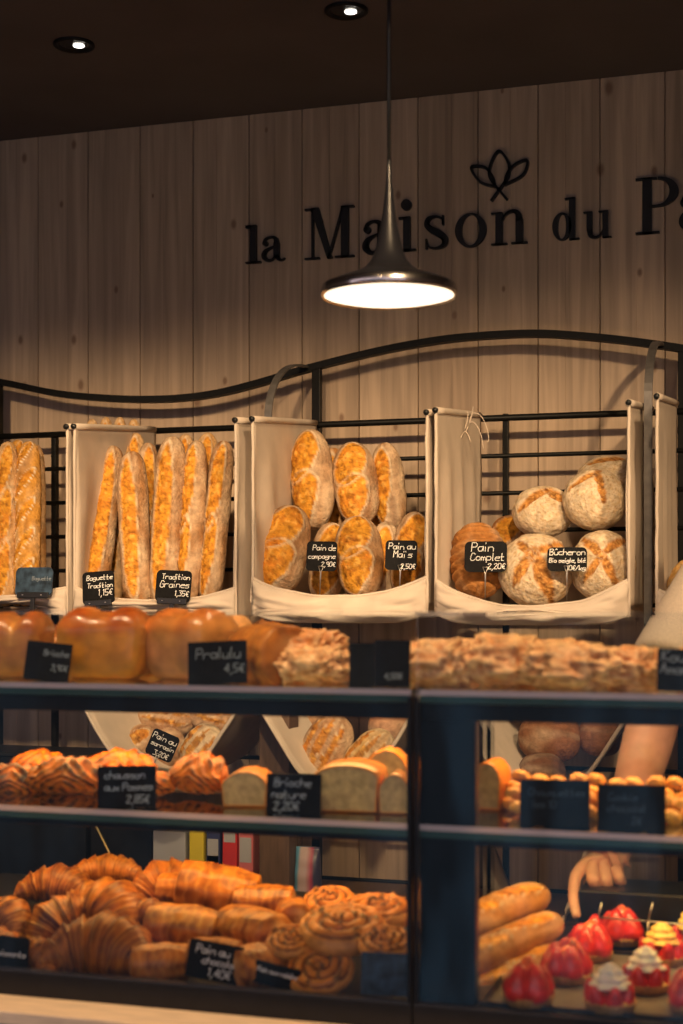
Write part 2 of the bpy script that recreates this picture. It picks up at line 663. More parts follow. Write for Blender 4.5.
def glyph(ch, x0, x1, yb, h, name='letter'):
    """letter spanning photo x0..x1, baseline at photo yb, h pixels tall, on the wall"""
    A = P(x0, yb, YW)
    B = P(x1, yb, YW)
    kx = (B.x - A.x)
    kz = h * M((x0 + x1) / 2, YW)
    o = A - sign.location
    zb = P((x0 + x1) / 2, yb, YW).z - sign.location.z

    def T(x, y, z):
        return Vector((o.x + x * kx, -z - .001, zb + y * kz))
    D = .014
    m = MB()
    asp = kz / kx

    def rect(a, b_, c, d):
        m.prism([(a, b_), (c, b_), (c, d), (a, d)], T, D)

    def rib(pts, n=8):
        q_ = catmull(pts, n)
        for i in range(len(q_) - 1):
            (ax, ay_, aw), (bx, by, bw) = q_[i], q_[i + 1]
            dx, dy = (bx - ax) / asp, (by - ay_)
            l = math.hypot(dx, dy) or 1
            nx, ny = -dy / l, dx / l
            # small overlap so that the joints close
            ex, ey = dx / l * .006, dy / l * .006
            m.prism([(ax - ex * asp + nx * aw / 2 * asp, ay_ - ey + ny * aw / 2), (ax - ex * asp - nx * aw / 2 * asp, ay_ - ey - ny * aw / 2), (bx + ex * asp - nx * bw / 2 * asp, by + ey - ny * bw / 2), (bx + ex * asp + nx * bw / 2 * asp, by + ey + ny * bw / 2)], T, D)

    def ring(cx, cy, rx, ry, thick, thin, a0=0, a1=360, n=40):
        for i in range(n):
            q0, q1 = math.radians(a0 + (a1 - a0) * i / n), math.radians(a0 + (a1 - a0) * (i + 1) / n)

            def pt(a, inner):
                f_x = (thick * asp if inner else 0)
                f_y = (thin if inner else 0)
                return (cx + (rx - f_x) * math.cos(a), cy + (ry - f_y) * math.sin(a))
            m.prism([pt(q0, 0), pt(q1, 0), pt(q1, 1), pt(q0, 1)], T, D)

    def disc(cx, cy, r, n=18):
        m.prism([(cx + r * asp * math.cos(2 * PI * i / n), cy + r * math.sin(2 * PI * i / n)) for i in range(n)], T, D)
    s = .045
    if ch == 'l':
        rect(.30, 0, .70, 1); rect(0, 0, 1, s); m.prism([(.0, .96), (.0, .93), (.4, .9), (.4, 1), (.0, .985)], T, D); rect(0, .95, .5, 1)
    elif ch == 'M':
        rect(.14, 0, .18, 1); rect(0, 0, .30, .035); rect(0, .965, .22, 1)
        m.prism([(.12, 1), (.28, 1), (.56, .0), (.46, .0)], T, D)
        m.prism([(.46, .0), (.51, .0), (.80, 1), (.76, 1)], T, D)
        rect(.74, 0, .89, 1); rect(.62, 0, 1, .035); rect(.76, .965, 1, 1)
    elif ch == 'a':
        rect(.52, .12, .76, .72)
        rib([(.10, .74, .10), (.16, .90, .08), (.38, .97, .07), (.60, .90, .15), (.64, .70, .20)])
        disc(.15, .74, .11)
        rib([(.62, .60, .05), (.38, .54, .07), (.14, .40, .15), (.10, .20, .19), (.26, .06, .12), (.46, .08, .06), (.62, .25, .05)])
        rib([(.64, .2, .20), (.74, .07, .14), (.88, .03, .06), (1.0, .10, .03)])
    elif ch == 'i':
        rect(.30, 0, .68, .66); rect(.02, 0, .98, .04); rect(.04, .62, .5, .66); disc(.46, .89, .105)
    elif ch == 's':
        rib([(.80, .73, .045), (.76, .88, .05), (.50, .965, .06), (.22, .90, .12), (.15, .74, .15), (.30, .60, .19), (.62, .46, .21), (.86, .30, .19), (.84, .12, .14), (.55, .03, .06), (.25, .08, .05), (.12, .28, .045)])
        rect(.76, .70, .82, .98); rect(.10, .02, .16, .32)
    elif ch == 'o':
        ring(.5, .5, .5, .5, .20, .05)
    elif ch == 'n':
        rect(.12, 0, .32, .95); rect(0, 0, .44, .045); rect(0, .91, .3, .955); rect(.68, 0, .88, .72); rect(.56, 0, 1, .045)
        rib([(.30, .72, .05), (.42, .90, .07), (.60, .965, .09), (.74, .88, .16), (.78, .68, .20)])
    elif ch == 'u':
        rect(.12, .28, .32, 1); rect(0, .955, .3, 1); rect(.68, 0, .88, 1); rect(.54, .955, .8, 1); rect(.7, 0, 1, .045)
        rib([(.22, .32, .20), (.26, .12, .16), (.42, .035, .09), (.58, .10, .07), (.70, .28, .05)])
    elif ch == 'd':
        ring(.36, .33, .36, .33, .13, .035); rect(.62, 0, .84, 1); rect(.46, .96, .8, 1); rect(.7, 0, 1, .035)
    elif ch == 'P':
        rect(.16, 0, .38, 1); rect(0, 0, .56, .035); rect(0, .965, .5, 1)
        ring(.52, .735, .48, .265, .16, .04, -90, 90, 30); rect(.3, .47, .53, .505)
    elif ch == 'leaf':
        rib([(.50, .0 + .22, .05), (.33, .5, .05), (.36, .78, .05), (.50, 1.0, .05), (.66, .76, .05), (.67, .5, .05), (.52, .25, .05), (.36, .02, .05)], 6)
        rib([(.64, .02, .05), (.48, .25, .05)], 6)
        rib([(.42, .30, .05), (.16, .42, .05), (.0, .72, .05), (.24, .70, .05), (.38, .5, .05), (.42, .32, .05)], 6)
        rib([(.60, .30, .05), (.64, .52, .05), (.78, .70, .05), (1.0, .76, .05), (.92, .48, .05), (.60, .32, .05)], 6)
    return m.build(name, letter_m, sign)


glyph('l', 247, 262, 264, 38)
glyph('a', 263, 286, 262, 25)
glyph('M', 306, 355, 259, 51)
glyph('a', 364, 392, 255, 34)
glyph('i', 399, 417, 252, 52)
glyph('s', 424, 449, 250, 34)
glyph('o', 456, 487, 248, 34)
glyph('n', 492, 528, 245, 34)
glyph('d', 553, 580, 241, 42)
glyph('u', 584, 612, 239, 27)
glyph('P', 636, 679, 234, 56)
glyph('a', 680, 712, 231, 38)
glyph('leaf', 472, 528, 202, 50, 'leaf_emblem')

# ------------------------------------------------------------------ bread rack
YB, YF = 4.20, 3.66
rack = empty('bread_rack', (P(340, 600, YB).x, YB, 0), 'black metal bread rack with an arched top rail against the plank wall', 'rack')
ro = rack.location


def rl(p):
    return Vector(p) - ro


arch_px = [(-120, 372), (-60, 374), (0, 382), (60, 394), (120, 399), (170, 399), (215, 394), (260, 383), (300, 371), (350, 358), (400, 347), (450, 339), (500, 335), (545, 334), (600, 338), (650, 344), (700, 352), (760, 366)]
pts = catmull([tuple(P(x, y, YB)) for x, y in arch_px], 4)
m = MB(); m.tube([rl(p) for p in pts], 0, flat=(.030, .020)); m.build('top_rail', black_metal, rack)
for px, y0 in ((-2, 383), (317, 366), (506, 414), (683, 350), (55, 434)):
    m = MB()
    X = P(px, 500, YB).x - ro.x
    wd = .016 if px in (506, 55) else .026
    m.box(X - wd / 2, X + wd / 2, -.012, .012, 0, P(px, y0, YB).z, b=.002)
    m.build('post', black_metal, rack)
rodz = [P(340, y, YB).z for y in (424.5, 461, 497, 533, 569, 605, 651, 700, 760, 820, 878)]
for i, z in enumerate(rodz):
    m = MB(); m.tube([rl((P(-150, 0, YB).x, YB - .012, z)), rl((P(840, 0, YB).x, YB - .012, z))], .0095 if i == 0 else .0065, 10)
    m.build('crossbar', black_metal, rack, True)
# curved side straps sweeping from the top rail out to the front
YS = 3.86
for (xb, yb_, fx) in ((307, 368, 244), (661, 346, 651), (-34, 380, -72)):
    X = P(xb, yb_, YB).x
    zt = P(xb, yb_, YB).z
    pts = []
    for i in range(15):
        a = i / 14 * PI / 2
        pts.append(rl((X, YB - .02 - (YB - YS - .03) * math.sin(a), zt - .19 * (1 - math.cos(a)) * 1.0)))
    zb = 1.44
    pts.append(rl((X, YS + .01, zt - .4)))
    pts.append(rl((X, YS + .01, zb)))
    pts += [rl((X, YS + .03, zb - .02)), rl((X, YS + .10, zb - .03)), rl((X, YB, zb - .03))]
    m = MB(); m.tube(pts, 0, flat=(.006, .021), up=Vector((1, 0, 0)))
    o = m.build('side_strap', strap_metal, rack)
    # turn section so its broad face looks sideways and front

# ---- slings


def sling(x0, yt0, x1, yt1, ymidlip, yends_lip, ybot, label, seed, wob=1.0, right_open=False):
    XA, XB = P(x0, 500, YF).x, P(x1, 500, YF).x
    xm = (x0 + x1) / 2
    zt = (P(x0, yt0, YF).z + P(x1, yt1, YF).z) / 2
    ztb = zt + .048
    zk = P(xm, yends_lip + 27, YF).z
    zb = P(xm, ybot - 4, YF).z
    zl_e = P(xm, yends_lip, YF).z
    zl_m = P(xm, ymidlip, YF).z
    NS, ND = 96, 26
    V, Fc = [], []
    for d in range(ND + 1):
        dd = d / ND
        Y = lerp(YF, YB - .02, dd)
        top = lerp(zt, ztb, dd)
        for s_ in range(NS + 1):
            q_ = s_ / NS
            if q_ < .36:
                t = q_ / .36
                x, z = XA, lerp(top, zk, t)
                nx, nzv = 1, 0
                wgt = sm(.04, .5, t)
            elif q_ > .64:
                t = (1 - q_) / .36
                x, z = XB, lerp(top, zk, t)
                nx, nzv = -1, 0
                wgt = sm(.04, .5, t)
            else:
                t = (q_ - .36) / .28
                x = lerp(XA, XB, t)
                z = zb + (zk - zb) * (abs(2 * t - 1) ** 3)
                nx, nzv = 0, 1
                wgt = .8
                if dd < .02:
                    z += 0
            wv = wob * wgt * (.010 * ns(Y * 9 + seed, z * 1.2, x * 2) + .005 * math.sin(Y * 45 + z * 5 + seed + 3 * ns(z * 3, seed, 0)))
            x += nx * wv
            z += nzv * wv * .5
            V.append(Vector((x, Y + wgt * .004 * ns(z * 6, seed, x), z)))
    W_ = NS + 1
    for d in range(ND):
        for s_ in range(NS):
            i = d * W_ + s_
            Fc.append((i, i + 1, i + W_ + 1, i + W_))
    base = Vector(((XA + XB) / 2, (YF + YB) / 2, zb))
    o = new_obj('bread_sling', [v - base for v in V], Fc, cloth_m)
    o.location = base
    md = o.modifiers.new('thick', 'SOLIDIFY'); md.thickness = .0035; md.offset = 0
    tag(o, label, 'bread sling', 'linen slings on the upper tier of the rack')
    # hems along the front verticals
    m = MB()
    for X, sg in ((XA, 1), (XB, -1)):
        pts = [Vector((X + .002 * ns(i * .7, seed, sg), YF - .001, lerp(zt, zk - .015, i / 14))) - base for i in range(15)]
        m.tube(pts, .0042, 8)
        m.build('hem', cloth_m, o, True)
        m = MB()
        pts = [Vector((X, lerp(YF - .004, YB - .03, i / 6), lerp(zt, ztb, i / 6))) - base for i in range(7)]
        m.tube(pts, .009, 10)
        m.build('rod_sleeve', cloth_m, o, True)
        m = MB()
        m.tube([Vector((X, YF - .012, zt)) - base, Vector((X, YF + .005, zt + .0015)) - base], .0072, 12)
        m.build('rod_end_cap', plastic_black, o, True)
        m = MB()
    # front pouch
    NU, NV = 60, 16
    V, Fc = [], []
    for i in range(NU + 1):
        u = i / NU
        e_ = abs(2 * u - 1)
        x = lerp(XA, XB, u)
        zl = zl_m + (zl_e - zl_m) * e_ ** 2.4 + .003 * ns(u * 7, seed, 1)
        zbo = zb - .004 + (zk - .012 - zb) * e_ ** 7
        for j in range(NV + 1):
            v = j / NV
            z = lerp(zl, zbo, v)
            bulge = .030 * math.sin(PI * min(1, v * .92 + .08)) * (1 - e_ ** 6) + .004 * math.sin(z * 160 + 6 * ns(u * 3, seed, v)) * sm(0, .25, 1 - abs(2 * u - 1)) * .8 + .010 * ns(u * 8, v * 2.5, seed) + .006 * abs(ns(u * 5 + v * 2.2, v * 7, seed + 3))
            if j == 0:
                bulge -= .004
            V.append(Vector((x, YF - .003 - bulge, z)) - base)
    for i in range(NU):
        for j in range(NV):
            a = i * (NV + 1) + j
            Fc.append((a, a + 1, a + NV + 2, a + NV + 1))
    p = new_obj('front_pouch', V, Fc, cloth_m, o)
    md = p.modifiers.new('thick', 'SOLIDIFY'); md.thickness = .004; md.offset = 0
    m = MB()
    m.tube([V[i * (NV + 1)] + Vector((0, .001, .001)) for i in range(NU + 1)], .0045, 8)
    m.build('rolled_edge', cloth_m, p, True)
    return o


sling(-112, 434, 67.5, 427, 598, 588, 606, 'linen sling holding slashed baguettes, with blue price tag in front', 1.0)
sling(75, 428, 236, 419, 601, 588, 612, 'linen sling packed with tall golden baguettes, under two price tags', 2.3)
sling(253, 417.5, 427, 414.5, 597, 578, 625, 'linen sling holding golden oval loaves with double slashes', 3.7)
sling(436, 411.5, 629, 402, 607, 580, 627, 'linen sling holding floured round loaves and a ridged brown loaf', 5.1)
sling(657, 397, 862, 388, 612, 590, 636, 'linen sling beside the curved strap, half hidden by the server', 6.6)

# knotted string on the sling of round loaves
m = MB()
for k_ in range(4):
    q0 = P(466 + k_ * 3, 412, 3.93)
    pts = []
    for i in range(14):
        t = i / 13
        pts.append(q0 + Vector((.012 * math.sin(t * 5 + k_ * 1.7) + .02 * t * (k_ - 1), -.004 + .002 * k_, -.085 * t + .015 * math.sin(t * 7 + k_ * 2))))
    m.tube(pts, .0013, 6)
tag(m.build('cotton_string', cloth_m, None, True), 'loose knotted cotton string dangling on the sling of round loaves', 'string')


def low_sling(x0, x1, ytop, ybot, label, seed, YFl=3.70, YBl=4.15, exp=1.6, group='linen slings on the lower tier of the rack'):
    XA, XB = P(x0, 500, YFl).x, P(x1, 500, YFl).x
    zt, zb = P((x0 + x1) / 2, ytop, YFl).z, P((x0 + x1) / 2, ybot, YFl).z
    NS, ND = 60, 14
    V, Fc = [], []
    for d in range(ND + 1):
        Y = lerp(YFl, YBl, d / ND)
        for s_ in range(NS + 1):
            q_ = 2 * s_ / NS - 1
            x = lerp(XA, XB, (q_ + 1) / 2)
            z = zb + (zt - zb) * abs(q_) ** exp + .10 * 0 * d
            z += .004 * ns(x * 9, Y * 9, seed)
            x += .004 * ns(z * 12, Y * 12, seed + 4)
            V.append(Vector((x, Y, z + .03 * d / ND)))
    W_ = NS + 1
    for d in range(ND):
        for s_ in range(NS):
            i = d * W_ + s_
            Fc.append((i, i + 1, i + W_ + 1, i + W_))
    base = Vector(((XA + XB) / 2, (YFl + YBl) / 2, zb))
    o = new_obj('bread_sling', [v - base for v in V], Fc, cloth_m)
    o.location = base
    md = o.modifiers.new('thick', 'SOLIDIFY'); md.thickness = .0035; md.offset = 0
    tag(o, label, 'bread sling', group)
    m = MB()
    m.tube([V[i] - base for i in range(NS + 1)], .0055, 8)
    m.build('hem', cloth_m, o, True)
    for X in (XA, XB):
        m = MB()
        m.tube([Vector((X, YFl - .02, zt)) - base, Vector((X, YBl + .04, zt + .035)) - base], .007, 10)
        m.build('hanging_rod', black_metal, o, True)
    return o


low_sling(70, 252, 680, 795, 'lower linen sling with dark floured loaves and tilted black price tag', 1)
low_sling(246, 428, 680, 800, 'lower linen sling with striped brown loaves seen through the display glass', 2)
low_sling(448, 645, 680, 808, 'lower linen sling with plain dark brown loaves beside the server forearm', 3)


# ------------------------------------------------------------------ breads
FLOUR = (.70, .57, .40)
SKIN = (.30, .145, .055)
GOLD = (.60, .275, .028)
DARKC = (.14, .042, .008)
AMBER = (.52, .19, .022)


def grid_closed(name, nu, nv, fn, mt, parent=None):
    V, C, Fc = [], [], []
    for i in range(nu):
        for j in range(nv):
            p, c = fn(i / (nu - 1), 2 * PI * j / nv)
            V.append(p); C.append(c)
    for i in range(nu - 1):
        for j in range(nv):
            j2 = (j + 1) % nv
            Fc.append((i * nv + j, i * nv + j2, (i + 1) * nv + j2, (i + 1) * nv + j))
    Fc.append(tuple(reversed(range(nv))))
    Fc.append(tuple(range((nu - 1) * nv, nu * nv)))
    return new_obj(name, V, Fc, mt, parent, True, C)


def wrap(a):
    while a > PI:
        a -= 2 * PI
    while a < -PI:
        a += 2 * PI
    return a


def slashed(name, L, W, H, slashes, seed, skin=SKIN, gold=GOLD, flour=.35, nu=96, nv=52, p=2.4, bow=0.0, mt=None, rough=1.0, ridge=0, lipw=.6):
    """loaf with torn slashes: (u centre, half length in u, angle, half angle, tilt)"""
    def fn(uu, a):
        u = .5 - .5 * math.cos(PI * (uu * .985 + .0075))
        x = -L / 2 + L * u
        t = abs(2 * u - 1)
        r = max(0.0, 1 - t ** p) ** (1 / 2.1)
        r *= 1 + .05 * ns(u * 5, seed, 1)
        aw = wrap(a)
        disp = 0
        inside = 0
        lip = 0
        ear = 0
        for (uc, hl, ac, wa, tl) in slashes:
            du = (u - uc) / hl
            if abs(du) > 1.15:
                continue
            da = wrap(aw - ac - tl * du + .10 * ns(u * 9, seed + uc * 7, 2)) / wa
            dd = 1 - (abs(du) ** 2.4) - da * da
            if dd > 0:
                ii = sm(0, .22, dd)
                if ii > inside:
                    inside = ii
                    ear = -da
                lip = max(lip, (1 - sm(.0, .16, dd)) * (1.0 if da < 0 else .45))
            elif dd > -.30:
                lip = max(lip, sm(-.30, -.02, dd) * (1.0 if da < 0 else .55))
        y0, z0 = math.sin(a), math.cos(a)
        n1 = ns(x * 26, y0 * W * 14 + seed, z0 * H * 14)
        n2 = ns(x * 75 + 9, y0 * W * 42 + seed, z0 * H * 42)
        n3 = ns(x * 160, y0 * W * 90 + seed, z0 * H * 90)
        disp += inside * (.0045 * n1 + .0042 * n2 + .0010 + .0022 * n3) * rough
        disp += lip * .0048 + inside * ear * .0045
        disp += (1 - inside) * (.0016 * n1 + .0004 * n2)
        if ridge:
            disp += ridge * (abs(math.sin(u * PI * 9 + .6 * ns(u * 4, a, seed))) - .5)
        rr = r
        y = (W / 2 * rr + disp * r) * y0
        z = (H / 2 * rr + disp * r) * z0
        if z0 < 0:
            z *= .85
        y += bow * math.sin(PI * u)
        fl = flour + .5 * ns(x * 12 + 3, y0 * 2, seed + z0)
        cs = mixc(skin, FLOUR, max(0, fl) * .9)
        cs = mixc(cs, DARKC, sm(.1, .6, ns(x * 9, y0 * 2 + 5, seed)) * .45)
        n4 = ns(x * 60, aw * 5 + seed, 3.3)
        cg = mixc(gold, AMBER, .35 + .9 * n1 + .6 * n4)
        cg = mixc(cg, (.78, .44, .10), sm(.12, .5, n2) * .6)
        cg = mixc(cg, DARKC, sm(.22, .6, -n2) * .6)
        cg = mixc(cg, DARKC, sm(.25, .5, n3) * .5)
        c_ = mixc(cs, cg, inside)
        c_ = mixc(c_, FLOUR if lipw < .8 else (.85, .74, .56), lip * lipw)
        return Vector((x, y, z)), c_
    return grid_closed(name, nu, nv, fn, mt or bread_m)


def baguette(top, bot, Yt, Yb, w_px, seed, kind, label, group, twist=0.0):
    A, B = P(top[0], top[1], Yt), P(bot[0], bot[1], Yb)
    L = (A - B).length
    W = w_px * M(top[0], (Yt + Yb) / 2)
    r = random.Random(seed)
    if kind == 'slashed':
        sl = [(.13 + .185 * i, .12, .1, .50, -1.15) for i in range(5)]
        sk, fl = (.56, .27, .05), .05
    elif kind == 'long':
        sl = [(.50, .46, r.uniform(-.1, .1), .60, r.uniform(-.15, .15))]
        sk, fl = SKIN, .30
    elif kind == 'double':
        sl = [(.28, .24, .1, .62, -.25), (.70, .27, -.05, .62, -.3)]
        sk, fl = SKIN, .28
    else:
        sl = [(.2, .17, .1, .6, -.35), (.5, .19, .0, .62, -.35), (.80, .17, .05, .6, -.35)]
        sk, fl = (.52, .30, .12), .18
    o = slashed('baguette', L, W, W * .92, sl, seed * 1.37, skin=sk, flour=fl, nu=150, nv=44, p=7, bow=r.uniform(-.006, .006), lipw=.95 if kind == 'slashed' else .6)
    orient(o, A, B, twist=twist)
    return tag(o, label, 'baguette', group)


G0 = 'baguettes in the sling behind the blue price tag'
baguette((29, 442), (26, 606), 3.92, 3.76, 27, 1, 'slashed', 'baguette with pale diagonal slashes, next to open rack crossbars', G0, -.25)
baguette((8, 442), (6, 606), 3.90, 3.76, 25, 2, 'many', 'baguette cropped by the photo edge beside the diagonally slashed one', G0, .3)
baguette((18, 440), (17, 606), 4.00, 3.88, 23, 3, 'slashed', 'baguette tucked behind two others, above the blue price tag', G0)
baguette((36, 445), (37, 606), 4.01, 3.90, 20, 33, 'many', 'baguette almost hidden behind the one with pale diagonal slashes', G0)
baguette((-14, 440), (-12, 606), 3.93, 3.78, 27, 30, 'many', 'baguette just outside the photo edge in the blue tag sling', G0)
G1 = 'baguettes packed upright in the sling with two black tags'
baguette((114, 446), (92, 608), 3.88, 3.74, 27, 4, 'long', 'baguette leaning on the sling side, behind the first black tag', G1, .15)
baguette((132, 452), (139, 610), 3.84, 3.73, 31, 5, 'long', 'shorter front baguette standing between the two black tags', G1, .05)
baguette((148, 443), (153, 608), 3.95, 3.84, 25, 6, 'double', 'baguette behind, showing between the short and the tallest one', G1, .2)
baguette((173, 437), (163, 610), 3.87, 3.74, 32, 7, 'long', 'tallest front baguette, right behind the second black tag', G1, -.1)
baguette((197, 441), (187, 608), 3.89, 3.75, 27, 8, 'double', 'baguette just right of the tallest, edge of second tag', G1, -.35)
baguette((224, 441), (209, 606), 3.90, 3.76, 26, 9, 'double', 'last baguette touching the far right side of its sling', G1, -.1)
baguette((136, 433), (130, 606), 4.03, 3.93, 24, 10, 'many', 'back row baguette peeking over the shorter front one', G1)
baguette((208, 433), (203, 606), 4.02, 3.90, 26, 11, 'many', 'back row baguette peeking between the last two in front', G1)
baguette((186, 434), (178, 606), 4.04, 3.93, 22, 12, 'many', 'back row baguette peeking beside the tallest front one', G1)
baguette((122, 438), (112, 606), 4.00, 3.88, 24, 13, 'many', 'back row baguette peeking over the sling-side one', G1)
for i, (x, y) in enumerate(((92, 419), (106, 417), (120, 417), (134, 419))):
    baguette((x, y), (x + 2, 585), 4.13, 4.10, 17, 40 + i, 'many', ('baguette tip poking over the linen at the far back, first of the four', 'baguette tip over the linen, second from the sling corner', 'baguette tip over the linen, third from the sling corner', 'baguette tip over the linen, nearest the tall baguettes')[i], 'baguette tips above the linen sling')


def batard(top, bot, Y, w_px, seed, label, Yt=None, skin=SKIN, twist=0.0, flour=.45, fat=.85, kind='two'):
    A, B = P(top[0], top[1], Yt or Y + .06), P(bot[0], bot[1], Y)
    L = (A - B).length
    W = w_px * M(top[0], Y)
    if kind == 'two':
        sl = [(.28, .25, .12, .85, -.25), (.70, .26, -.05, .85, -.32)]
    elif kind == 'one':
        sl = [(.5, .42, .1, .7, -.3)]
    else:
        sl = [(.5, .40, -.45, .20, .1), (.5, .44, .0, .20, .0), (.5, .40, .45, .20, -.1)]
    o = slashed('oval_loaf', L, W, W * fat, sl, seed * 2.1, skin=skin, flour=flour, nu=90, nv=64, p=2.7)
    orient(o, A, B, twist=twist)
    return tag(o, label, 'loaf', 'oval loaves in the rack slings')


batard((309, 430), (317, 529), 3.93, 47, 21, 'floury oval loaf leaning on the sling side, top corner of the pile', twist=-.35, Yt=4.0)
batard((350, 443), (362, 526), 3.93, 46, 22, 'golden oval loaf in the middle of the top row', Yt=3.99, flour=.3)
batard((384, 443), (394, 532), 3.97, 36, 23, 'slim floury oval loaf at the end of the top row by the crossbars', Yt=4.02, twist=-.3, kind='one', flour=.5)
batard((292, 506), (276, 594), 3.76, 52, 24, 'wide oval loaf low in the sling corner, left of a black tag', Yt=3.84, flour=.3)
batard((333, 523), (323, 602), 3.82, 38, 25, 'oval loaf directly behind the pain de campagne price tag', Yt=3.89, twist=.3)
batard((355, 517), (364, 599), 3.76, 49, 26, 'golden oval loaf standing between the two wire-stemmed tags', Yt=3.83, flour=.25)
batard((386, 522), (384, 601), 3.85, 34, 27, 'pale oval loaf tucked just behind the tag for corn bread', Yt=3.91, kind='one', flour=.6)
batard((416, 512), (404, 601), 3.82, 38, 28, 'oval loaf in the sling corner, right of the corn bread tag', Yt=3.90, twist=.2)
batard((332, 448), (340, 560), 4.06, 40, 29, 'dark oval loaf at the back, glimpsed between two rows', kind='one', skin=(.36, .17, .06), flour=.1)
batard((384, 470), (378, 600), 4.05, 40, 291, 'dark back oval loaf hidden behind the slim floury one', kind='one', skin=(.36, .17, .06), flour=.1)


def round_loaf(cx, cy, Y, w_px, h_px, seed, cracks, label, tilt=.55, rz=0.0, skin=(.56, .39, .20), flour=.75, fac=None):
    C_ = P(cx, cy, Y)
    R = w_px * M(cx, Y) / 2
    Hh = h_px * M(cx, Y) / 2

    def fn(uu, a):
        ph = PI * (uu * .99 + .005)       # 0 front pole
        d = math.sin(ph)
        x, y, z = d * math.cos(a), d * math.sin(a), math.cos(ph)
        ins = 0; lip = 0
        if z > -.25:
            for (ax, ay_, bx, by, wd) in cracks:
                vx, vy = bx - ax, by - ay_
                t = max(0, min(1, ((x - ax) * vx + (y - ay_) * vy) / (vx * vx + vy * vy)))
                dist = math.hypot(x - ax - vx * t, y - ay_ - vy * t) + .06 * ns(x * 4, y * 4, seed)
                ww = wd * (1 - .55 * abs(2 * t - 1) ** 2)
                dd = 1 - dist / ww
                ins = max(ins, sm(0, .3, dd))
                if -.35 < dd < .2:
                    lip = max(lip, 1 - abs(dd) / .35)
        n1 = ns(x * 3 + seed, y * 3, z * 3)
        n2 = ns(x * 9 + seed, y * 9, z * 9)
        n3 = ns(x * 20 + seed, y * 20, z * 20)
        rr = 1 + .035 * n1 + .02 * n2 * (.4 + ins) + .02 * lip - .035 * ins + .012 * n3
        p_ = Vector((R * x * rr, Hh * y * rr, min(R, Hh) * .80 * z * rr))
        cs = mixc(skin, FLOUR, flour + .8 * n2)
        cs = mixc(cs, (.36, .18, .06), sm(.15, .5, n3) * .6)
        cg = mixc((.56, .25, .06), DARKC, .35 + n2)
        cg = mixc(cg, (.76, .44, .14), sm(.1, .5, n3) * .6)
        return p_, mixc(mixc(cs, cg, ins), FLOUR, lip * .35)
    o = grid_closed('round_loaf', 64, 72, fn, bread_m)
    f = Vector(fac or (.15, -1, tilt)).normalized()
    xa = Vector((math.cos(rz), 0, math.sin(rz)))
    xa = (xa - f * f.dot(xa)).normalized()
    ya = f.cross(xa)
    mm = Matrix((xa, ya, f)).transposed().to_4x4()
    mm.translation = C_
    o.matrix_world = mm
    return tag(o, label, 'loaf', 'round floured loaves in the rack sling')


Yc = [(-.9, -.7, -.15, .25, .26), (-.35, .75, .1, -.85, .24), (-.15, .1, .75, .7, .22)]
round_loaf(543, 512, 3.90, 62, 56, 31, [(-.7, -.3, .2, .6, .22), (.1, .5, .7, .1, .26)], 'floured round loaf stacked above the split-crust loaf', .6)
round_loaf(595, 500, 3.86, 64, 64, 32, [(-.8, .1, .1, .75, .14), (.0, .75, .3, -.4, .16)], 'big floured round loaf on top of the pile, with a vertical crack', .45)
round_loaf(607, 478, 4.02, 62, 46, 33, [(-.5, .5, .6, .6, .2)], 'floured round loaf behind, topmost in the pile', .5, rz=.2)
round_loaf(536, 571, 3.78, 75, 76, 34, [(-.55, -.55, -.05, .45, .20), (-.45, .6, -.1, .2, .16), (-.1, .25, .75, .7, .16), (-.05, .3, .45, -.85, .26)], 'largest floured loaf with a Y-shaped torn crust, between the tags', .25)
round_loaf(603, 566, 3.80, 66, 72, 35, [(-.55, -.55, -.05, .15, .14), (-.6, .65, -.05, .15, .2), (-.05, .15, .4, -.6, .18), (0, .25, .7, .75, .16)], 'floured loaf with an X-shaped torn crust against the sling side', .2)
o = slashed('ridged_loaf', .21, .135, .13, [], 3.3, skin=(.40, .17, .045), flour=.02, nu=110, nv=60, p=2.8, ridge=.011)
orient(o, P(476, 523, 3.86), P(480, 600, 3.76), facing=(.1, -1, .35)); o.scale = (1, 1, 1)
tag(o, 'dark brown loaf with deep sideways ridges behind the pain complet tag', 'loaf')
batard((515, 518), (500, 560), 3.98, 40, 36, 'small dark brown loaf showing behind the ridged loaf', kind='one', skin=(.34, .14, .04), flour=0)
round_loaf(692, 590, 3.84, 50, 66, 37, [(-.6, -.5, .2, .5, .3)], 'golden loaf barely visible above the server sleeve', .3, skin=(.7, .4, .1), flour=.2)

# lower tier
LG = 'dark loaves on the lower tier'


def lowloaf(a, bpt, Y, w_, seed, label, kind='three', skin=(.33, .15, .06), flour=.35, tw=0.0):
    A, B = P(a[0], a[1], Y), P(bpt[0], bpt[1], Y + .03)
    W = w_ * M(a[0], Y)
    sl = {'three': [(.5, .40, -.55, .16, .1), (.5, .44, .0, .16, .0), (.5, .40, .55, .16, -.1)], 'none': [], 'one': [(.5, .4, .1, .5, -.3)]}[kind]
    o = slashed('dark_loaf', (A - B).length, W, W * .85, sl, seed * 1.9, skin=skin, gold=(.42, .20, .05), flour=flour, nu=70, nv=52, p=2.7)
    orient(o, A, B, facing=(.1, -1, .6), twist=tw)
    return tag(o, label, 'loaf', LG)


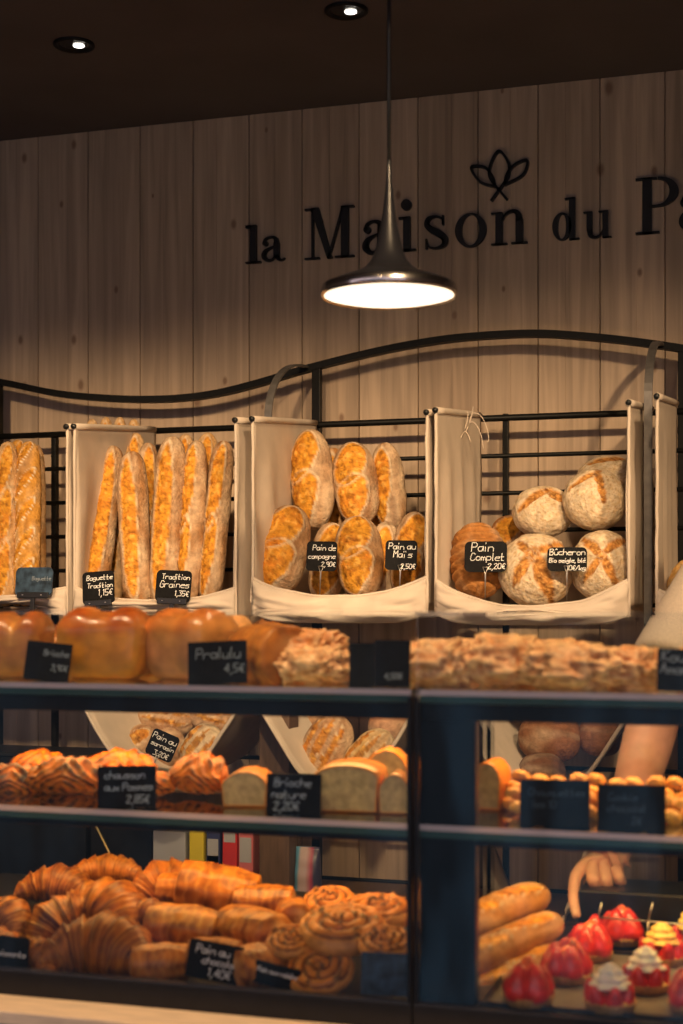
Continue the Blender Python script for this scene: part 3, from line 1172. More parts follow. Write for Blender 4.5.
lowloaf((138, 714), (196, 722), 3.98, 38, 51, 'dark floured loaf lying high in the lower sling under the brioches')
lowloaf((190, 712), (238, 722), 4.0, 34, 52, 'reddish floured loaf lying high at the corner of the lower sling')
lowloaf((130, 752), (152, 728), 3.86, 30, 53, 'small dark loaf beside the tilted buckwheat price tag', 'one', flour=.5)
lowloaf((185, 770), (218, 728), 3.82, 42, 54, 'pale floured loaf right of the tilted buckwheat price tag', 'three', skin=(.50, .32, .16), flour=.75)
lowloaf((150, 760), (183, 735), 3.93, 38, 55, 'grey-brown loaf resting behind the tilted buckwheat price tag', 'none', flour=.3)
lowloaf((283, 722), (326, 722), 3.99, 34, 56, 'brown loaf end at the top corner of the second lower sling', 'none', flour=.3)
lowloaf((310, 780), (342, 716), 3.85, 50, 57, 'dark loaf with three long pale stripes leaning in the lower sling')
lowloaf((345, 782), (390, 733), 3.83, 42, 58, 'yellowish striped loaf next to the dark striped one', 'three', skin=(.55, .33, .10), flour=.55)
lowloaf((368, 724), (412, 730), 4.0, 40, 59, 'reddish brown loaf at the back of the second lower sling', 'none', skin=(.34, .12, .04))
lowloaf((518, 735), (582, 740), 3.95, 52, 60, 'plain dark brown loaf nearest the server forearm sling centre', 'none', skin=(.20, .085, .04), flour=.05)
lowloaf((578, 735), (622, 738), 3.97, 42, 61, 'plain dark loaf next to the white linen edge by the forearm', 'none', skin=(.20, .085, .04), flour=.05)
lowloaf((518, 772), (566, 775), 3.87, 42, 62, 'dark grey-brown loaf lowest in the sling by the forearm', 'none', skin=(.14, .07, .045), flour=.05)

# ------------------------------------------------------------------ handwriting on slate tags
FONT = {'a': '45150403123245 4542', 'b': '080232434505', 'c': '451504031242', 'd': '48421203041545', 'e': '04444515040312 1242', 'f': '48281712 0535', 'g': '451504031343 45411001', 'h': '0802 0415354442', 'i': '1512 1718', 'k': '0802 450342', 'l': '18131222', 'm': '0502 04152422 24354442', 'n': '0502 0415354442', 'o': '150403123243443515', 'p': '0500 053544433202', 'q': '451504031343 4540', 'r': '0502 04153545', 's': '45150434433202', 't': '18131232 0535', 'u': '0503123243 4542', 'v': '052245', 'x': '0542 0245', 'y': '0532 4510', 'é': '04444515040312 1242 2738', 'û': '0503123243 4542 172837', 'ï': '1512 0708 2728', 'B': '0802 0838473605 0535443202', 'C': '4738180503123243', 'G': '4738180503123243454525', 'K': '0802 480542', 'M': '0208254842', 'P': '0802 083847463505', 'T': '0848 2822', '0': '180603123243473818', '1': '072822', '2': '0718384736020242', '3': '084826354432 3202', '4': '380444 3832', '5': '48080535443202', '8': '150403123243443515 153748381806 15', '9': '453507183847 4742 4232', ',': '2210', '€': '473817133242 0535 0434', '/': '0248', '.': '1222', ' ': ''}
FONT['A'] = '022842 1535'
FONT['8'] = '150403123243443515 15071838473515'
FONT['9'] = '4535150718384742 4232'


def chalk(lines, wd, hg, T, parent, mt, seed):
    """lines of handwriting inside a wd x hg board; T maps board x, y to local space"""
    rnd = random.Random(seed)
    m = MB()
    for (txt, x0, y0, size) in lines:
        cx = x0 * wd
        tw = sum(size * (.30 if ch in 'il1,. ' else .55) for ch in txt)
        size *= min(1.0, (.97 - x0) * wd / tw)
        for ch in txt:
            g = FONT.get(ch, '')
            cw = size * (.30 if ch in 'il1,. ' else .55)
            jy = rnd.uniform(-.03, .03) * size
            for stq in g.split():
                pts = []
                for i in range(0, len(stq) - 1, 2):
                    gx, gy = int(stq[i]), int(stq[i + 1])
                    pts.append((cx + gx / 4 * cw * .8 + (gy - 2) * .012 * size, y0 * hg + jy + (gy - 2) / 8 * size))
                for i in range(len(pts) - 1):
                    ax, ay_ = pts[i]; bx, by = pts[i + 1]
                    dx, dy = bx - ax, by - ay_
                    l = math.hypot(dx, dy) or 1e-6
                    th = .00085
                    nx, ny = -dy / l * th, dx / l * th
                    ex, ey = dx / l * th * .6, dy / l * th * .6
                    m.add([T(ax + nx - ex, ay_ + ny - ey, .0006), T(ax - nx - ex, ay_ - ny - ey, .0006), T(bx - nx + ex, by - ny + ey, .0006), T(bx + nx + ex, by + ny + ey, .0006)], [(0, 1, 2, 3)])
            cx += cw
    if m.v:
        m.build('chalk_writing', mt, parent)


def rrect(w_, h_, r, n=5):
    out = []
    for cx, cy, a0 in ((w_ - r, r, -90), (w_ - r, h_ - r, 0), (r, h_ - r, 90), (r, r, 180)):
        for i in range(n + 1):
            a = math.radians(a0 + 90 * i / n)
            out.append((cx + r * math.cos(a), cy + r * math.sin(a)))
    return out


def price_tag(x0, y0, x1, y1, Y, lines, label, style='wire', lean=.12, roll=0.0, mt=None, ck=None, foot=None, yaw=None, group='slate price tags'):
    """board covering photo box x0..x1, y0..y1 at depth Y"""
    c0 = P((x0 + x1) / 2, y1, Y)
    k_ = M((x0 + x1) / 2, Y)
    wd, hg = (x1 - x0) * k_ / ct * .99, (y1 - y0) * k_
    e_ = empty('price_tag', c0, label, 'price tag', group)
    e_.rotation_euler = (-lean, roll, TH * .35 if yaw is None else yaw)
    m = MB()
    T = lambda x, y, z: Vector((x - wd / 2, -z, y))
    m.prism(rrect(wd, hg, wd * (.13 if style != 'case' else .02)), lambda x, y, z: Vector((x - wd / 2, z, y)), .003)
    m.build('slate_board', mt or slate_m, e_)
    chalk(lines, wd, hg, T, e_, ck or chalk_m, label)
    if style == 'wire':
        m = MB()
        ln = foot if foot else .075
        pts = [(-.007, -.003, .012), (.007, -.003, .012), (.001, -.003, -.003), (0, -.002, -ln)]
        m.tube([Vector(p) for p in pts], .0011, 6)
        m.tube([Vector(p) for p in ((-.007, -.003, .012), (-.001, -.003, -.003), (0, -.002, -ln))], .0011, 6)
        m.build('wire_stem', wire_m, e_, True)
    elif style == 'holder':
        m = MB()
        m.box(-wd * .42, wd * .42, -.006, .005, -.006, .010, b=.0015)
        m.box(-.006, .006, -.003, .003, -.035, -.004, b=.001)
        m.box(-.018, .018, -.010, .012, -.040, -.033, b=.001)
        m.build('clip_holder', plastic_black, e_)
        for sx in (-.25, .25):
            m = MB()
            m.lathe([(.0001, .0), (.0022, 0), (.0022, .002)], 10, c=(sx * wd, -.0078, .001))
            m.build('rivet', wire_m, e_)
    else:
        m = MB()
        m.tube([Vector((0, .003, hg * .75)), Vector((0, hg * .35, .002))], .0015, 6)
        m.build('prop', plastic_black, e_)
    return e_


UT = 'slate price tags in front of the upper slings'
price_tag(13, 567, 53, 596, 3.62, [('Baguette', .45, .55, .014)], 'blue-grey slate tag clipped before the diagonally slashed baguettes', 'holder', mt=slate_blue, ck=chalk_dim, group=UT, yaw=.0)
price_tag(82, 571, 115, 604, 3.615, [('Baguette', .14, .74, .022), ('Tradition', .16, .50, .022), ('1,15€', .50, .26, .024)], 'black slate tag before the baguettes reading Baguette Tradition', 'holder', roll=-.07, group=UT, yaw=.05)
price_tag(154, 570, 190, 602, 3.615, [('Tradition', .16, .72, .023), ('Graines', .12, .46, .024), ('1,35€', .56, .20, .022)], 'black slate tag before the baguettes reading Tradition Graines', 'holder', roll=.04, group=UT, yaw=.05)
price_tag(306, 541, 336, 571, 3.70, [('Pain de', .20, .70, .020), ('campagne', .06, .42, .020), ('2,90€', .50, .16, .019)], 'black slate tag on wire stem reading Pain de campagne', group=UT, roll=.02)
price_tag(385, 540, 416, 570, 3.70, [('Pain au', .10, .70, .022), ('Maïs', .26, .42, .023), ('2,50€', .50, .05, .022)], 'black slate tag on wire stem reading Pain au Maïs', group=UT, roll=.02)
price_tag(465, 541, 506, 572, 3.70, [('Pain', .16, .68, .030), ('Complet', .14, .38, .030), ('2,20€', .55, .10, .026)], 'black slate tag on wire stem reading Pain Complet', group=UT)
price_tag(548, 547, 586, 571, 3.69, [('Bûcheron', .06, .68, .024), ('Bio seigle, blé', .05, .36, .018), ('10€/kg', .50, .04, .020)], 'black slate tag on wire stem reading Bûcheron before floured loaves', group=UT)
price_tag(143, 731, 171, 758, 3.72, [('Pain au', .06, .66, .022), ('sarrasin', .10, .40, .022), ('3,20€', .30, .08, .018)], 'tilted black slate tag in the lower sling reading Pain au sarrasin', group='slate price tags', roll=.38)

# ------------------------------------------------------------------ display cases
YC0, YC1 = 2.30, 2.95
Z1, Z2, ZR, ZD = CZ - .143, CZ - .357, CZ - .637, CZ - .640
ZTOP = CZ - .026
xdiv = P(414, 0, YC0).x
XCL = P(-190, 0, YC0).x
XCR = P(900, 0, YC0).x


def case(x0, x1, label, right):
    e_ = empty('display_case', ((x0 + x1) / 2, (YC0 + YC1) / 2, 0), label, 'display case', 'pastry display cases along the counter')
    oy = (YC0 + YC1) / 2
    ox = (x0 + x1) / 2
    ZDK = ZD - .002 if right else .828

    def add(name, boxes, mt, bev=0.0, smooth=False, mats=None):
        m_ = MB()
        for q_ in boxes:
            m_.box(q_[0] - ox, q_[1] - ox, q_[2] - oy, q_[3] - oy, q_[4], q_[5], b=bev, m=q_[6] if len(q_) > 6 else 0)
        return m_.build(name, mt, e_, smooth, mats)
    ZB = ZR - .055
    add('bottom_rail', [(x0, x1, YC0 - .012, YC0 + .012, ZB if not right else ZB - .10, ZR)], dark_case, .002)
    add('cabinet_base', [(x0, x1, YC0 + .0125, YC1, .10, ZDK - .018), (x0 + .05, x1 - .05, YC0 + .06, YC1 - .05, 0, .10)], dark_case, .002)
    add('deck', [(x0, x1, YC0 + .013, YC1, ZDK - .017, ZDK)], tray_m)
    g = add('front_glass', [(x0 + .004, x1 - .004, YC0 - .004, YC0 + .002, ZR, ZTOP)], pane_glass)
    add('top_glass', [(x0 + .002, x1 - .002, YC0 - .004, YC1 - .02, ZTOP + .001, ZTOP + .007)], pane_glass)
    for z in (Z1, Z2):
        n = .010
        s_ = add('shelf', [(x0 + .006, x1 - .006, YC0 + .012, YC1 - .03, z - n, z)], None, mats=[shelf_glass])
        add('shelf_edge', [(x0 + .006, x1 - .006, YC0 + .0085, YC0 + .0115, z - .0085, z + .0005, 0), (x0 + .006, x1 - .006, YC0 + .0085, YC0 + .0115, z - .020, z - .009, 1)], None, mats=[edge_lit, edge_green])
        add('shelf_beam', [(x0 + .006, x1 - .006, YC0 + .015, YC0 + .045, z - (.048 if z == Z1 else .031), z - .021), (x0 + .006, x1 - .006, YC1 - .08, YC1 - .05, z - .034, z - .0105)], dark_case, .002)
        add('light_strip', [(x0 + .03, x1 - .03, YC0 + .046, YC0 + .052, z - .030, z - .024)], led_m)
        wd = x1 - x0 - .1
        light('AREA', 'case_light', (ox, YC0 + .30, z - .015), (ox, YC0 + .32, z - 1), (5.5 if z == Z1 else 2.7) * wd * (1.05 if right else 1.0), CASE_LED, wd, .10)
    side = [(x1 - .012, x1 - .004, YC0 + .004, YC1, ZR, Z1 - .024)] if not right else []
    if not right:
        add('end_glass', side, pane_glass)
        add('end_trim', [(x1 - .008, x1 - .001, YC0 - .006, YC0 + .010, ZR, Z1 - .01)], dark_case)
    else:
        add('front_pillar', [(x0 + .006, P(476, 0, YC0 + .015).x, YC0 + .012, YC0 + .040, ZD, Z1 - .047)], dark_case, .001)
        add('corner_post', [(x0, x0 + .006, YC0 - .006, YC0 + .006, ZR, Z1 - .01)], dark_case)
    add('rear_frame', [(x0, x1, YC1 - .03, YC1, ZTOP - .03, ZTOP), (x0, x0 + .02, YC1 - .02, YC1, ZR, ZTOP - .03), (x1 - .02, x1, YC1 - .02, YC1, ZR, ZTOP - .03)], dark_case, .002) if False else None
    return e_, add


caseL, addL = case(XCL, xdiv - .001, 'dark glazed display case full of croissants and brioches', False)
caseR, addR = case(xdiv + .001, XCR, 'dark glazed display case holding strawberry tarts and baguettes', True)
# rear ledge and tag rail in the tart case
lx0, lx1 = P(578, 0, 2.80).x, XCR - .02
zl_ = P(620, 892, 2.80).z
addR('rear_ledge', [(lx0, lx1, 2.80, YC1 - .01, ZD, zl_)], dark_case, .004)
m = MB()
off = Vector(caseR.location)
pa, pb = P(596, 917, 2.74), P(760, 931, 2.74)
m.tube([pa - off, pb - off], .0016, 6)
for px in (597, 648, 683, 720):
    q_ = P(px, 922, 2.74)
    m.tube([q_ - off, q_ - off + Vector((.008, .004, .035))], .0013, 6)
    m.tube([q_ - off, Vector((q_.x, 2.745, ZD)) - off], .0013, 6)
m.build('tag_rail', wire_m, caseR, True)

# wooden counter in front of and below the cases
cnt = empty('service_counter', ((XCL + XCR) / 2, 2.2, 0), 'pale wooden counter ledge running below the croissant case', 'counter')
co = cnt.location
zc = CZ - (1000 - HZ) * M(0, 2.25)
m = MB(); m.box(XCL - co.x, xdiv + .25 - co.x, 2.19 - co.y, YC0 - .014 - co.y, zc - .022, zc, b=.002); m.build('ledge', kraft_m, cnt)
m = MB(); m.box(XCL - co.x, xdiv + .25 - co.x, 2.205 - co.y, 2.225 - co.y, .12, zc - .022); m.build('front_panel', greywood_m, cnt)

# sloping pastry tray
tx0, tx1 = XCL + .03, xdiv - .03
m = MB()
ZT0, ZT1 = .832, .900
v = [(tx0, YC0 + .03, ZT0), (tx1, YC0 + .03, ZT0), (tx1, YC1 - .03, ZT1), (tx0, YC1 - .03, ZT1)]
m.add(v + [(a, b_, .8285) for i, (a, b_, c_) in enumerate(v)], [(0, 1, 2, 3), (7, 6, 5, 4), (0, 4, 5, 1), (1, 5, 6, 2), (2, 6, 7, 3), (3, 7, 4, 0)])
o = m.build('pastry_tray', tray_m)
tag(o, 'long dark sloping tray under the croissants and rolls', 'tray')


def traz(Y):
    return lerp(ZT0, ZT1, (Y - YC0 - .03) / (YC1 - YC0 - .06))


# ------------------------------------------------------------------ pastries
def hy(cy, Y):
    """distance of a pastry in the heap from how high it lies"""
    return Y if cy < 850 else max(2.385, 2.40 + (948 - cy) * .00475)


def croissant(cx, cy, Y, w_px, seed, label, yaw=0.0, pitch=0.0, roll=0.0, fat=1.0, tone=0.0, curl=.75, group='croissants heaped in the case'):
    Y = hy(cy, Y)
    L = w_px * M(cx, Y) * 1.22
    R = L / 2 / math.sin(curl + .3)
    rho = L * .255 * fat
    nseg = 4

    def fn(uu, a):
        s_ = 2 * uu - 1
        t = abs(s_)
        phi = s_ * (curl + .25)
        f = t * nseg
        fi = f - math.floor(f)
        rr = rho * max(.02, (1 - t ** 1.7)) ** .68
        step = 1 + .24 * (1 - fi) ** 1.5 - .10
        if t > .97:
            step = 1
        wv = .03 * math.sin(a * 2 + seed)
        rr *= step + wv
        n1 = ns(s_ * 5, a * 1.5 + seed, seed)
        n2 = ns(s_ * 30, math.cos(a) * 2 + seed, math.sin(a) * 2)
        rr *= 1 + .05 * n1 + .015 * math.sin(s_ * 90)
        cxp, cyp = R * math.sin(phi), R * math.cos(phi) - R
        nrm = Vector((math.sin(phi), math.cos(phi), 0))
        p = Vector((cxp, cyp, 0)) + nrm * (rr * math.sin(a)) + Vector((0, 0, rr * math.cos(a) * .88))
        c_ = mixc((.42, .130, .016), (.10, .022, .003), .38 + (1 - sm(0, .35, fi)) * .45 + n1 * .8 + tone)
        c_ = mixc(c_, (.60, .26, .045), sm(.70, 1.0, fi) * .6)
        c_ = mixc(c_, (.54, .22, .035), sm(.3, 1, math.sin(s_ * 62 + 3 * n1)) * .45)
        return p, c_
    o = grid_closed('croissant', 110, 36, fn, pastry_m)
    o.location = P(cx, cy, Y)
    o.rotation_euler = (pitch, roll, yaw)
    return tag(o, label, 'croissant', group)


def roll_pastry(cx, cy, Y, w_px, h_px, seed, label, yaw=0.0, pitch=0.0, roll=0.0, tone=0.0, name='chocolate_roll', group='chocolate pastry rolls in the case'):
    Y = hy(cy, Y)
    k_ = M(cx, Y) * 1.15
    L, H = w_px * k_, h_px * k_
    W = max(H * 1.15, L * .5)

    def fn(uu, a):
        s_ = 2 * uu - 1
        t = abs(s_)
        end = (1 - .16 * t * t) * (1 - sm(.88, 1.0, t) * .97)
        r = end * (1 + .06 * ns(s_ * 2, seed, 0))
        ca, sa = math.cos(a), math.sin(a)
        r *= (abs(ca) ** 2.2 + abs(sa) ** 2.2) ** (-1 / 2.2)
        lay = a * 1.0 + s_ * .5
        seamd = abs(wrap(a - .9)) + abs(0)
        step = .05 * sm(0, .5, wrap(a - .9)) * (1 - sm(.5, 2.2, wrap(a - .9)))
        r *= 1 + step + .022 * math.sin(a * 9 + seed + 3 * ns(s_ * 2, a, seed)) + .03 * ns(s_ * 4, a * 2, seed)
        bx = L / 2 * (s_ if t < .9 else math.copysign(.9 + .1 * math.sin(min(1, (t - .9) / .1) * PI / 2) - sm(.965, 1, t) * .05, s_))
        n1 = ns(s_ * 3, ca * 2, sa * 2 + seed)
        c_ = mixc((.47, .155, .017), (.15, .036, .005), .40 + n1 * 1.1 + tone)
        c_ = mixc(c_, (.60, .27, .05), sm(.2, 1, math.sin(s_ * 26 + 4 * n1)) * .40)
        if t > .93:
            rr_ = end
            c_ = mixc((.72, .45, .18), (.40, .16, .04), .5 + .5 * math.sin(rr_ * 22 + a))
        return Vector((bx, W / 2 * r * sa, H / 2 * r * ca)), c_
    o = grid_closed(name, 70, 48, fn, pastry_m)
    o.location = P(cx, cy, Y)
    o.rotation_euler = (pitch, roll, yaw)
    return tag(o, label, 'pastry', group)


def snail(cx, cy, Y, w_px, seed, label, pitch=.5, yaw=0.0, roll=0.0):
    Y = hy(cy, Y)
    R = w_px * M(cx, Y) / 2
    T_ = R * .5
    V, C, Fc = [], [], []
    NR, NA = 46, 72
    for i in range(NR):
        q_ = i / (NR - 1)
        for j in range(NA):
            a = 2 * PI * j / NA
            if q_ < .72:
                r = q_ / .72
                sp = (r * 3.0 - a / (2 * PI)) % 1.0
                z = T_ * (.62 + .42 * math.sin(PI * sp) ** .6 * (1 - .25 * r)) * (1 - .15 * r)
                c_ = mixc((.54, .185, .020), (.09, .020, .003), (1 - sm(0, .25, min(sp, 1 - sp))) * 1.0)
                rr = r * .93
                if r > .95:
                    z *= .93
            else:
                t = (q_ - .72) / .28
                rr = .93 + .09 * math.sin(PI * t)
                z = T_ * lerp(.62, -.15, t)
                c_ = (.55, .24, .05)
            n1 = ns(rr * 5 * math.cos(a) + seed, rr * 5 * math.sin(a), seed)
            if n1 > .32 and q_ < .68:
                c_ = (.06, .02, .01); z += .003
            rad = R * rr * (1 + .05 * math.sin(a + seed) + .03 * ns(math.cos(a) * 2, math.sin(a) * 2, seed))
            V.append(Vector((rad * math.cos(a), rad * math.sin(a), z + .003 * n1)))
            C.append(mixc(c_, (.70, .35, .07), max(0, n1) * .5))
    for i in range(NR - 1):
        for j in range(NA):
            j2 = (j + 1) % NA
            Fc.append((i * NA + j, (i + 1) * NA + j, (i + 1) * NA + j2, i * NA + j2))
    Fc.append(tuple((NR - 1) * NA + j for j in range(NA)))
    o = new_obj('raisin_swirl', V, Fc, pastry_m, None, True, C)
    o.location = P(cx, cy, Y)
    o.rotation_euler = (pitch, roll, yaw)
    return tag(o, label, 'pastry', 'spiral raisin pastries in the case')


def turnover(cx, cy, Y, w_px, h_px, seed, label, yaw=0.0, tilt=.9, dark=.3, group='apple turnovers on the middle shelf'):
    k_ = M(cx, Y)
    L, D_ = w_px * k_ / 2, h_px * k_

    def fn(uu, a):
        ph = PI * (uu * .98 + .01)
        x, d = -math.cos(ph), math.sin(ph)
        y, z = d * math.cos(a), d * math.sin(a)
        half = y if y > 0 else y * .35
        veins = math.sin((abs(x) * 1.3 + y * .9) * 15 + seed)
        n1 = ns(x * 3 + seed, y * 3, z * 3)
        n2 = ns(x * 8 + seed, y * 8, z * 8)
        rr = 1 + .09 * veins * max(0, d) + .10 * n1 + .06 * n2
        p = Vector((L * x * rr, D_ * .75 * half * rr, D_ * .36 * z * rr))
        c_ = mixc((.62, .145, .008), (.05, .010, .002), dark + .5 * veins + n1 * 1.2)
        c_ = mixc(c_, (.72, .26, .02), max(0, n2) * .7)
        return p, c_
    o = grid_closed('apple_turnover', 70, 56, fn, pastry_m)
    o.location = P(cx, cy, Y)
    o.rotation_euler = (tilt, 0, yaw)
    return tag(o, label, 'pastry', group)


def lobed_loaf(x0, x1, y0, y1, Y, depth, lobes, seed, label, mt=brioche_m, top=(.40, .082, .008), side=(.62, .235, .020), yaw=0.0, name='brioche_loaf', group='brioche loaves on the top shelf', sq=4.0):
    """pan loaf: straight sides, domed lobes on top"""
    cx = (x0 + x1) / 2
    k_ = M(cx, Y)
    L, H = (x1 - x0) * k_, (y1 - y0) * k_

    def fn(uu, a):
        ph = PI * (uu * .98 + .01)
        X = -math.cos(ph)
        d = math.sin(ph)
        # superellipse box in x and y
        ca, sa = math.cos(a), math.sin(a)
        xx = math.copysign(abs(X) ** .45, X)
        rr = (abs(ca) ** sq + abs(sa) ** sq) ** (-1 / sq)
        dd = d ** .35
        yy, zz = dd * rr * ca, dd * rr * sa
        lb = abs(math.sin((xx + 1) / 2 * PI * lobes)) ** .6
        z = zz
        if zz > 0:
            z = zz * (.62 + .38 * lb) * (1 - .26 * max(0, abs(yy) - .25))
            bulge = 1 + .07 * zz
        else:
            bulge = 1 - .05 * abs(zz)
        n1 = ns(xx * 2 + seed, yy * 2, zz * 2)
        p = Vector((L / 2 * xx * bulge, depth / 2 * yy * bulge, H / 2 * z)) * (1 + .02 * n1)
        c_ = mixc(side, top, sm(.05, .55, z + .2 * n1))
        c_ = mixc(c_, (.66, .30, .05), max(0, -n1) * .5)
        if zz > 0:
            c_ = mixc(c_, (.75, .36, .08), (1 - lb) * .8)
        return p, c_
    o = grid_closed(name, 90, 64, fn, mt)
    c0 = P(cx, (y0 + y1) / 2, Y)
    c0.z = Z1 + H / 2 * .97 if abs(P(cx, y1, Y).z - Z1) < .04 else c0.z
    o.location = c0
    o.rotation_euler = (0, 0, yaw)
    return tag(o, label, 'brioche', group)


# --- bottom heap, from the back forward
CR = 'croissants heaped in the case'
croissant(108, 869, 2.80, 60, 1, 'small bright croissant lying crosswise, topmost of the heap', yaw=.3, pitch=.2, fat=.85, tone=-.25)
croissant(58, 884, 2.76, 66, 2, 'dark croissant left of the topmost bright one', yaw=.1, pitch=.5, tone=.15)
croissant(162, 884, 2.78, 66, 3, 'plump bright croissant beside the heap top, pointing up', yaw=.55, pitch=.7, roll=-.35, fat=1.2, tone=-.15)
croissant(112, 908, 2.66, 84, 4, 'broad croissant in the middle of the heap, sloping down', yaw=-.35, pitch=.6, roll=.25, fat=1.1)
croissant(52, 922, 2.60, 66, 5, 'upright dark croissant with its tip in the air', yaw=.9, pitch=1.0, roll=-.7, fat=1.0, tone=.2)
croissant(12, 918, 2.62, 60, 6, 'croissant cropped by the photo edge above the croissants tag', yaw=-.6, pitch=.8, roll=.3, tone=.1)
croissant(102, 948, 2.50, 92, 7, 'largest croissant, at the front of the heap by the rail', yaw=.12, pitch=.35, fat=1.25, tone=.1)
croissant(44, 957, 2.44, 64, 8, 'low croissant partly hidden by the croissants tag', yaw=-.5, pitch=.3, roll=.2, fat=.9)
croissant(-16, 945, 2.48, 70, 81, 'croissant outside the photo edge behind the croissants tag', yaw=.3, pitch=.3)
croissant(150, 912, 2.60, 44, 82, 'small croissant tip wedged between croissants and rolls', yaw=-.4, pitch=.3, tone=.2)
RG = 'chocolate pastry rolls in the case'
roll_pastry(218, 892, 2.74, 76, 46, 11, 'big chocolate roll with pointed top, at the back of the heap', yaw=.25, pitch=.3, roll=.18)
roll_pastry(184, 927, 2.58, 70, 38, 12, 'chocolate roll behind the chocolate roll price tag', yaw=.1, pitch=.2, roll=.08)
roll_pastry(160, 963, 2.43, 54, 34, 13, 'small pale roll at the front rail beside the largest croissant', yaw=.4, pitch=.1, tone=-.25)
roll_pastry(252, 929, 2.54, 72, 38, 14, 'chocolate roll showing its spiral end, between two price tags', yaw=-.55, pitch=.1, tone=-.1)
roll_pastry(264, 903, 2.68, 56, 30, 15, 'reddish pastry roll behind the spiral-ended roll', yaw=.2, pitch=.3, tone=.1)
roll_pastry(294, 914, 2.62, 36, 28, 16, 'little round-ended roll next to the raisin swirl', yaw=-1.1, tone=-.1)
roll_pastry(258, 966, 2.43, 50, 38, 17, 'pastry roll just behind the raisin swirl price tag', yaw=.9, pitch=.2)
roll_pastry(215, 955, 2.47, 50, 30, 18, 'pastry roll hidden behind the chocolate roll tag', yaw=.1)
roll_pastry(190, 868 + 22, 2.84, 60, 30, 19, 'small yellow roll glimpsed at the very back', yaw=.1, tone=-.3)
snail(342, 935, 2.55, 90, 21, 'large raisin swirl lying face up, showing its spiral', pitch=.22)
snail(330, 907, 2.74, 56, 22, 'small raisin swirl behind the large one', pitch=.35)
snail(376, 918, 2.70, 76, 23, 'flat raisin swirl in the back corner by the case end', pitch=.15)
snail(322, 974, 2.42, 68, 24, 'glossy raisin swirl at the front rail beside its tag', pitch=.6)
snail(386, 948, 2.52, 56, 25, 'raisin swirl behind the blank dark tag', pitch=.3)
snail(290, 945, 2.50, 50, 26, 'raisin swirl wedged under the large one', pitch=.4)

CT = 'slate price tags inside the display cases'
price_tag(-28, 936, 27, 967, 2.33, [('Croissants', .32, .38, .016)], 'black slate tag reading Croissants at the rail', 'case', group=CT, roll=.06)
price_tag(184, 943, 238, 981, 2.34, [('Pain au', .14, .68, .018), ('chocolat', .28, .42, .018), ('1,40€', .42, .12, .018)], 'black slate tag reading Pain au chocolat at the rail', 'case', group=CT, roll=.14)
price_tag(251, 965, 297, 987, 2.34, [('Pain aux raisins', .08, .55, .013)], 'small black slate tag reading Pain aux raisins', 'case', group=CT, roll=.20)
price_tag(361, 954, 412, 996, 2.34, [], 'blank dark slate tag at the case corner post', 'case', group=CT, mt=slate_blue)

# --- middle shelf, left
YM = 2.48
turnover(12, 787, YM, 70, 34, 1, 'dark turnover cropped by the photo edge on the middle shelf', yaw=.2, dark=.55)
turnover(66, 782, YM, 84, 38, 2, 'wide apple turnover with dark ridges left of its tag', yaw=.1, dark=.45)
turnover(118, 772, 2.62, 84, 34, 3, 'apple turnover at the back, above its price tag', yaw=-.1, dark=.15)
turnover(140, 788, YM, 70, 30, 4, 'apple turnover hidden behind its price tag', yaw=.2, dark=.3)
turnover(196, 781, YM + .02, 70, 42, 5, 'bright orange apple turnover right of its price tag', yaw=-.25, dark=.10)
turnover(38, 770, 2.66, 70, 30, 6, 'apple turnover behind the wide dark ridged one', yaw=-.1, dark=.25)
price_tag(97, 766, 156, 808, 2.36, [('chausson', .12, .70, .017), ('aux Pommes', .12, .42, .017), ('2,85€', .50, .12, .017)], 'black slate tag reading chausson aux pommes on the middle shelf', 'case', group=CT, roll=-.04, ck=mat('chalk_blue', (.40, .50, .58), .9))


def bread_block(x0, x1, y0, y1, Y, depth, seed, label, roundness=.3, yaw=0.0):
    """thick slice of brioche: crumb body with an orange crust dome"""
    cx = (x0 + x1) / 2
    k_ = M(cx, Y)
    L, H = (x1 - x0) * k_, (y1 - y0) * k_
    base = P(cx, y1, Y)
    base.z = max(Z2 + .001, base.z) if abs(base.z - Z2) < .03 else base.z
    e_ = empty('brioche_slice', base, label, 'brioche slice', 'brioche slices on the middle shelf', yaw)
    out = []
    n = 24
    for i in range(n + 1):
        a = PI * i / n
        out.append((L / 2 * math.cos(a) * (1 + .02 * ns(i, seed, 0)), H * (1 - roundness) + H * roundness * math.sin(a) * (1 + .06 * ns(i * .6, seed, 2))))
    poly = [(L / 2 * .93, 0)] + out + [(-L / 2 * .93, 0)]
    m_ = MB()
    ins = [(p[0] * .93, .003 + p[1] * .93) for p in poly]
    m_.prism(ins, lambda x, y, z: Vector((x, z - depth / 2, y)), depth)
    smooth_angle(m_.build('crumb', crumb_m, e_), 30)
    # crust shell
    m_ = MB()
    k2 = len(poly)
    V = []
    for (x, y), (xi, yi) in zip(poly, ins):
        V += [Vector((x, -depth / 2 + .003, y)), Vector((x, depth / 2 - .003, y)), Vector((xi, depth / 2 + .001, yi)), Vector((xi, -depth / 2 - .001, yi))]
    Fq = []
    for i in range(k2):
        j = (i + 1) % k2
        for q_ in range(4):
            q2 = (q_ + 1) % 4
            Fq.append((i * 4 + q_, i * 4 + q2, j * 4 + q2, j * 4 + q_))
    new_obj('crust', V, Fq, mat('slice_crust', (.72, .26, .03), .35, coat=.3), e_, True)
    return e_


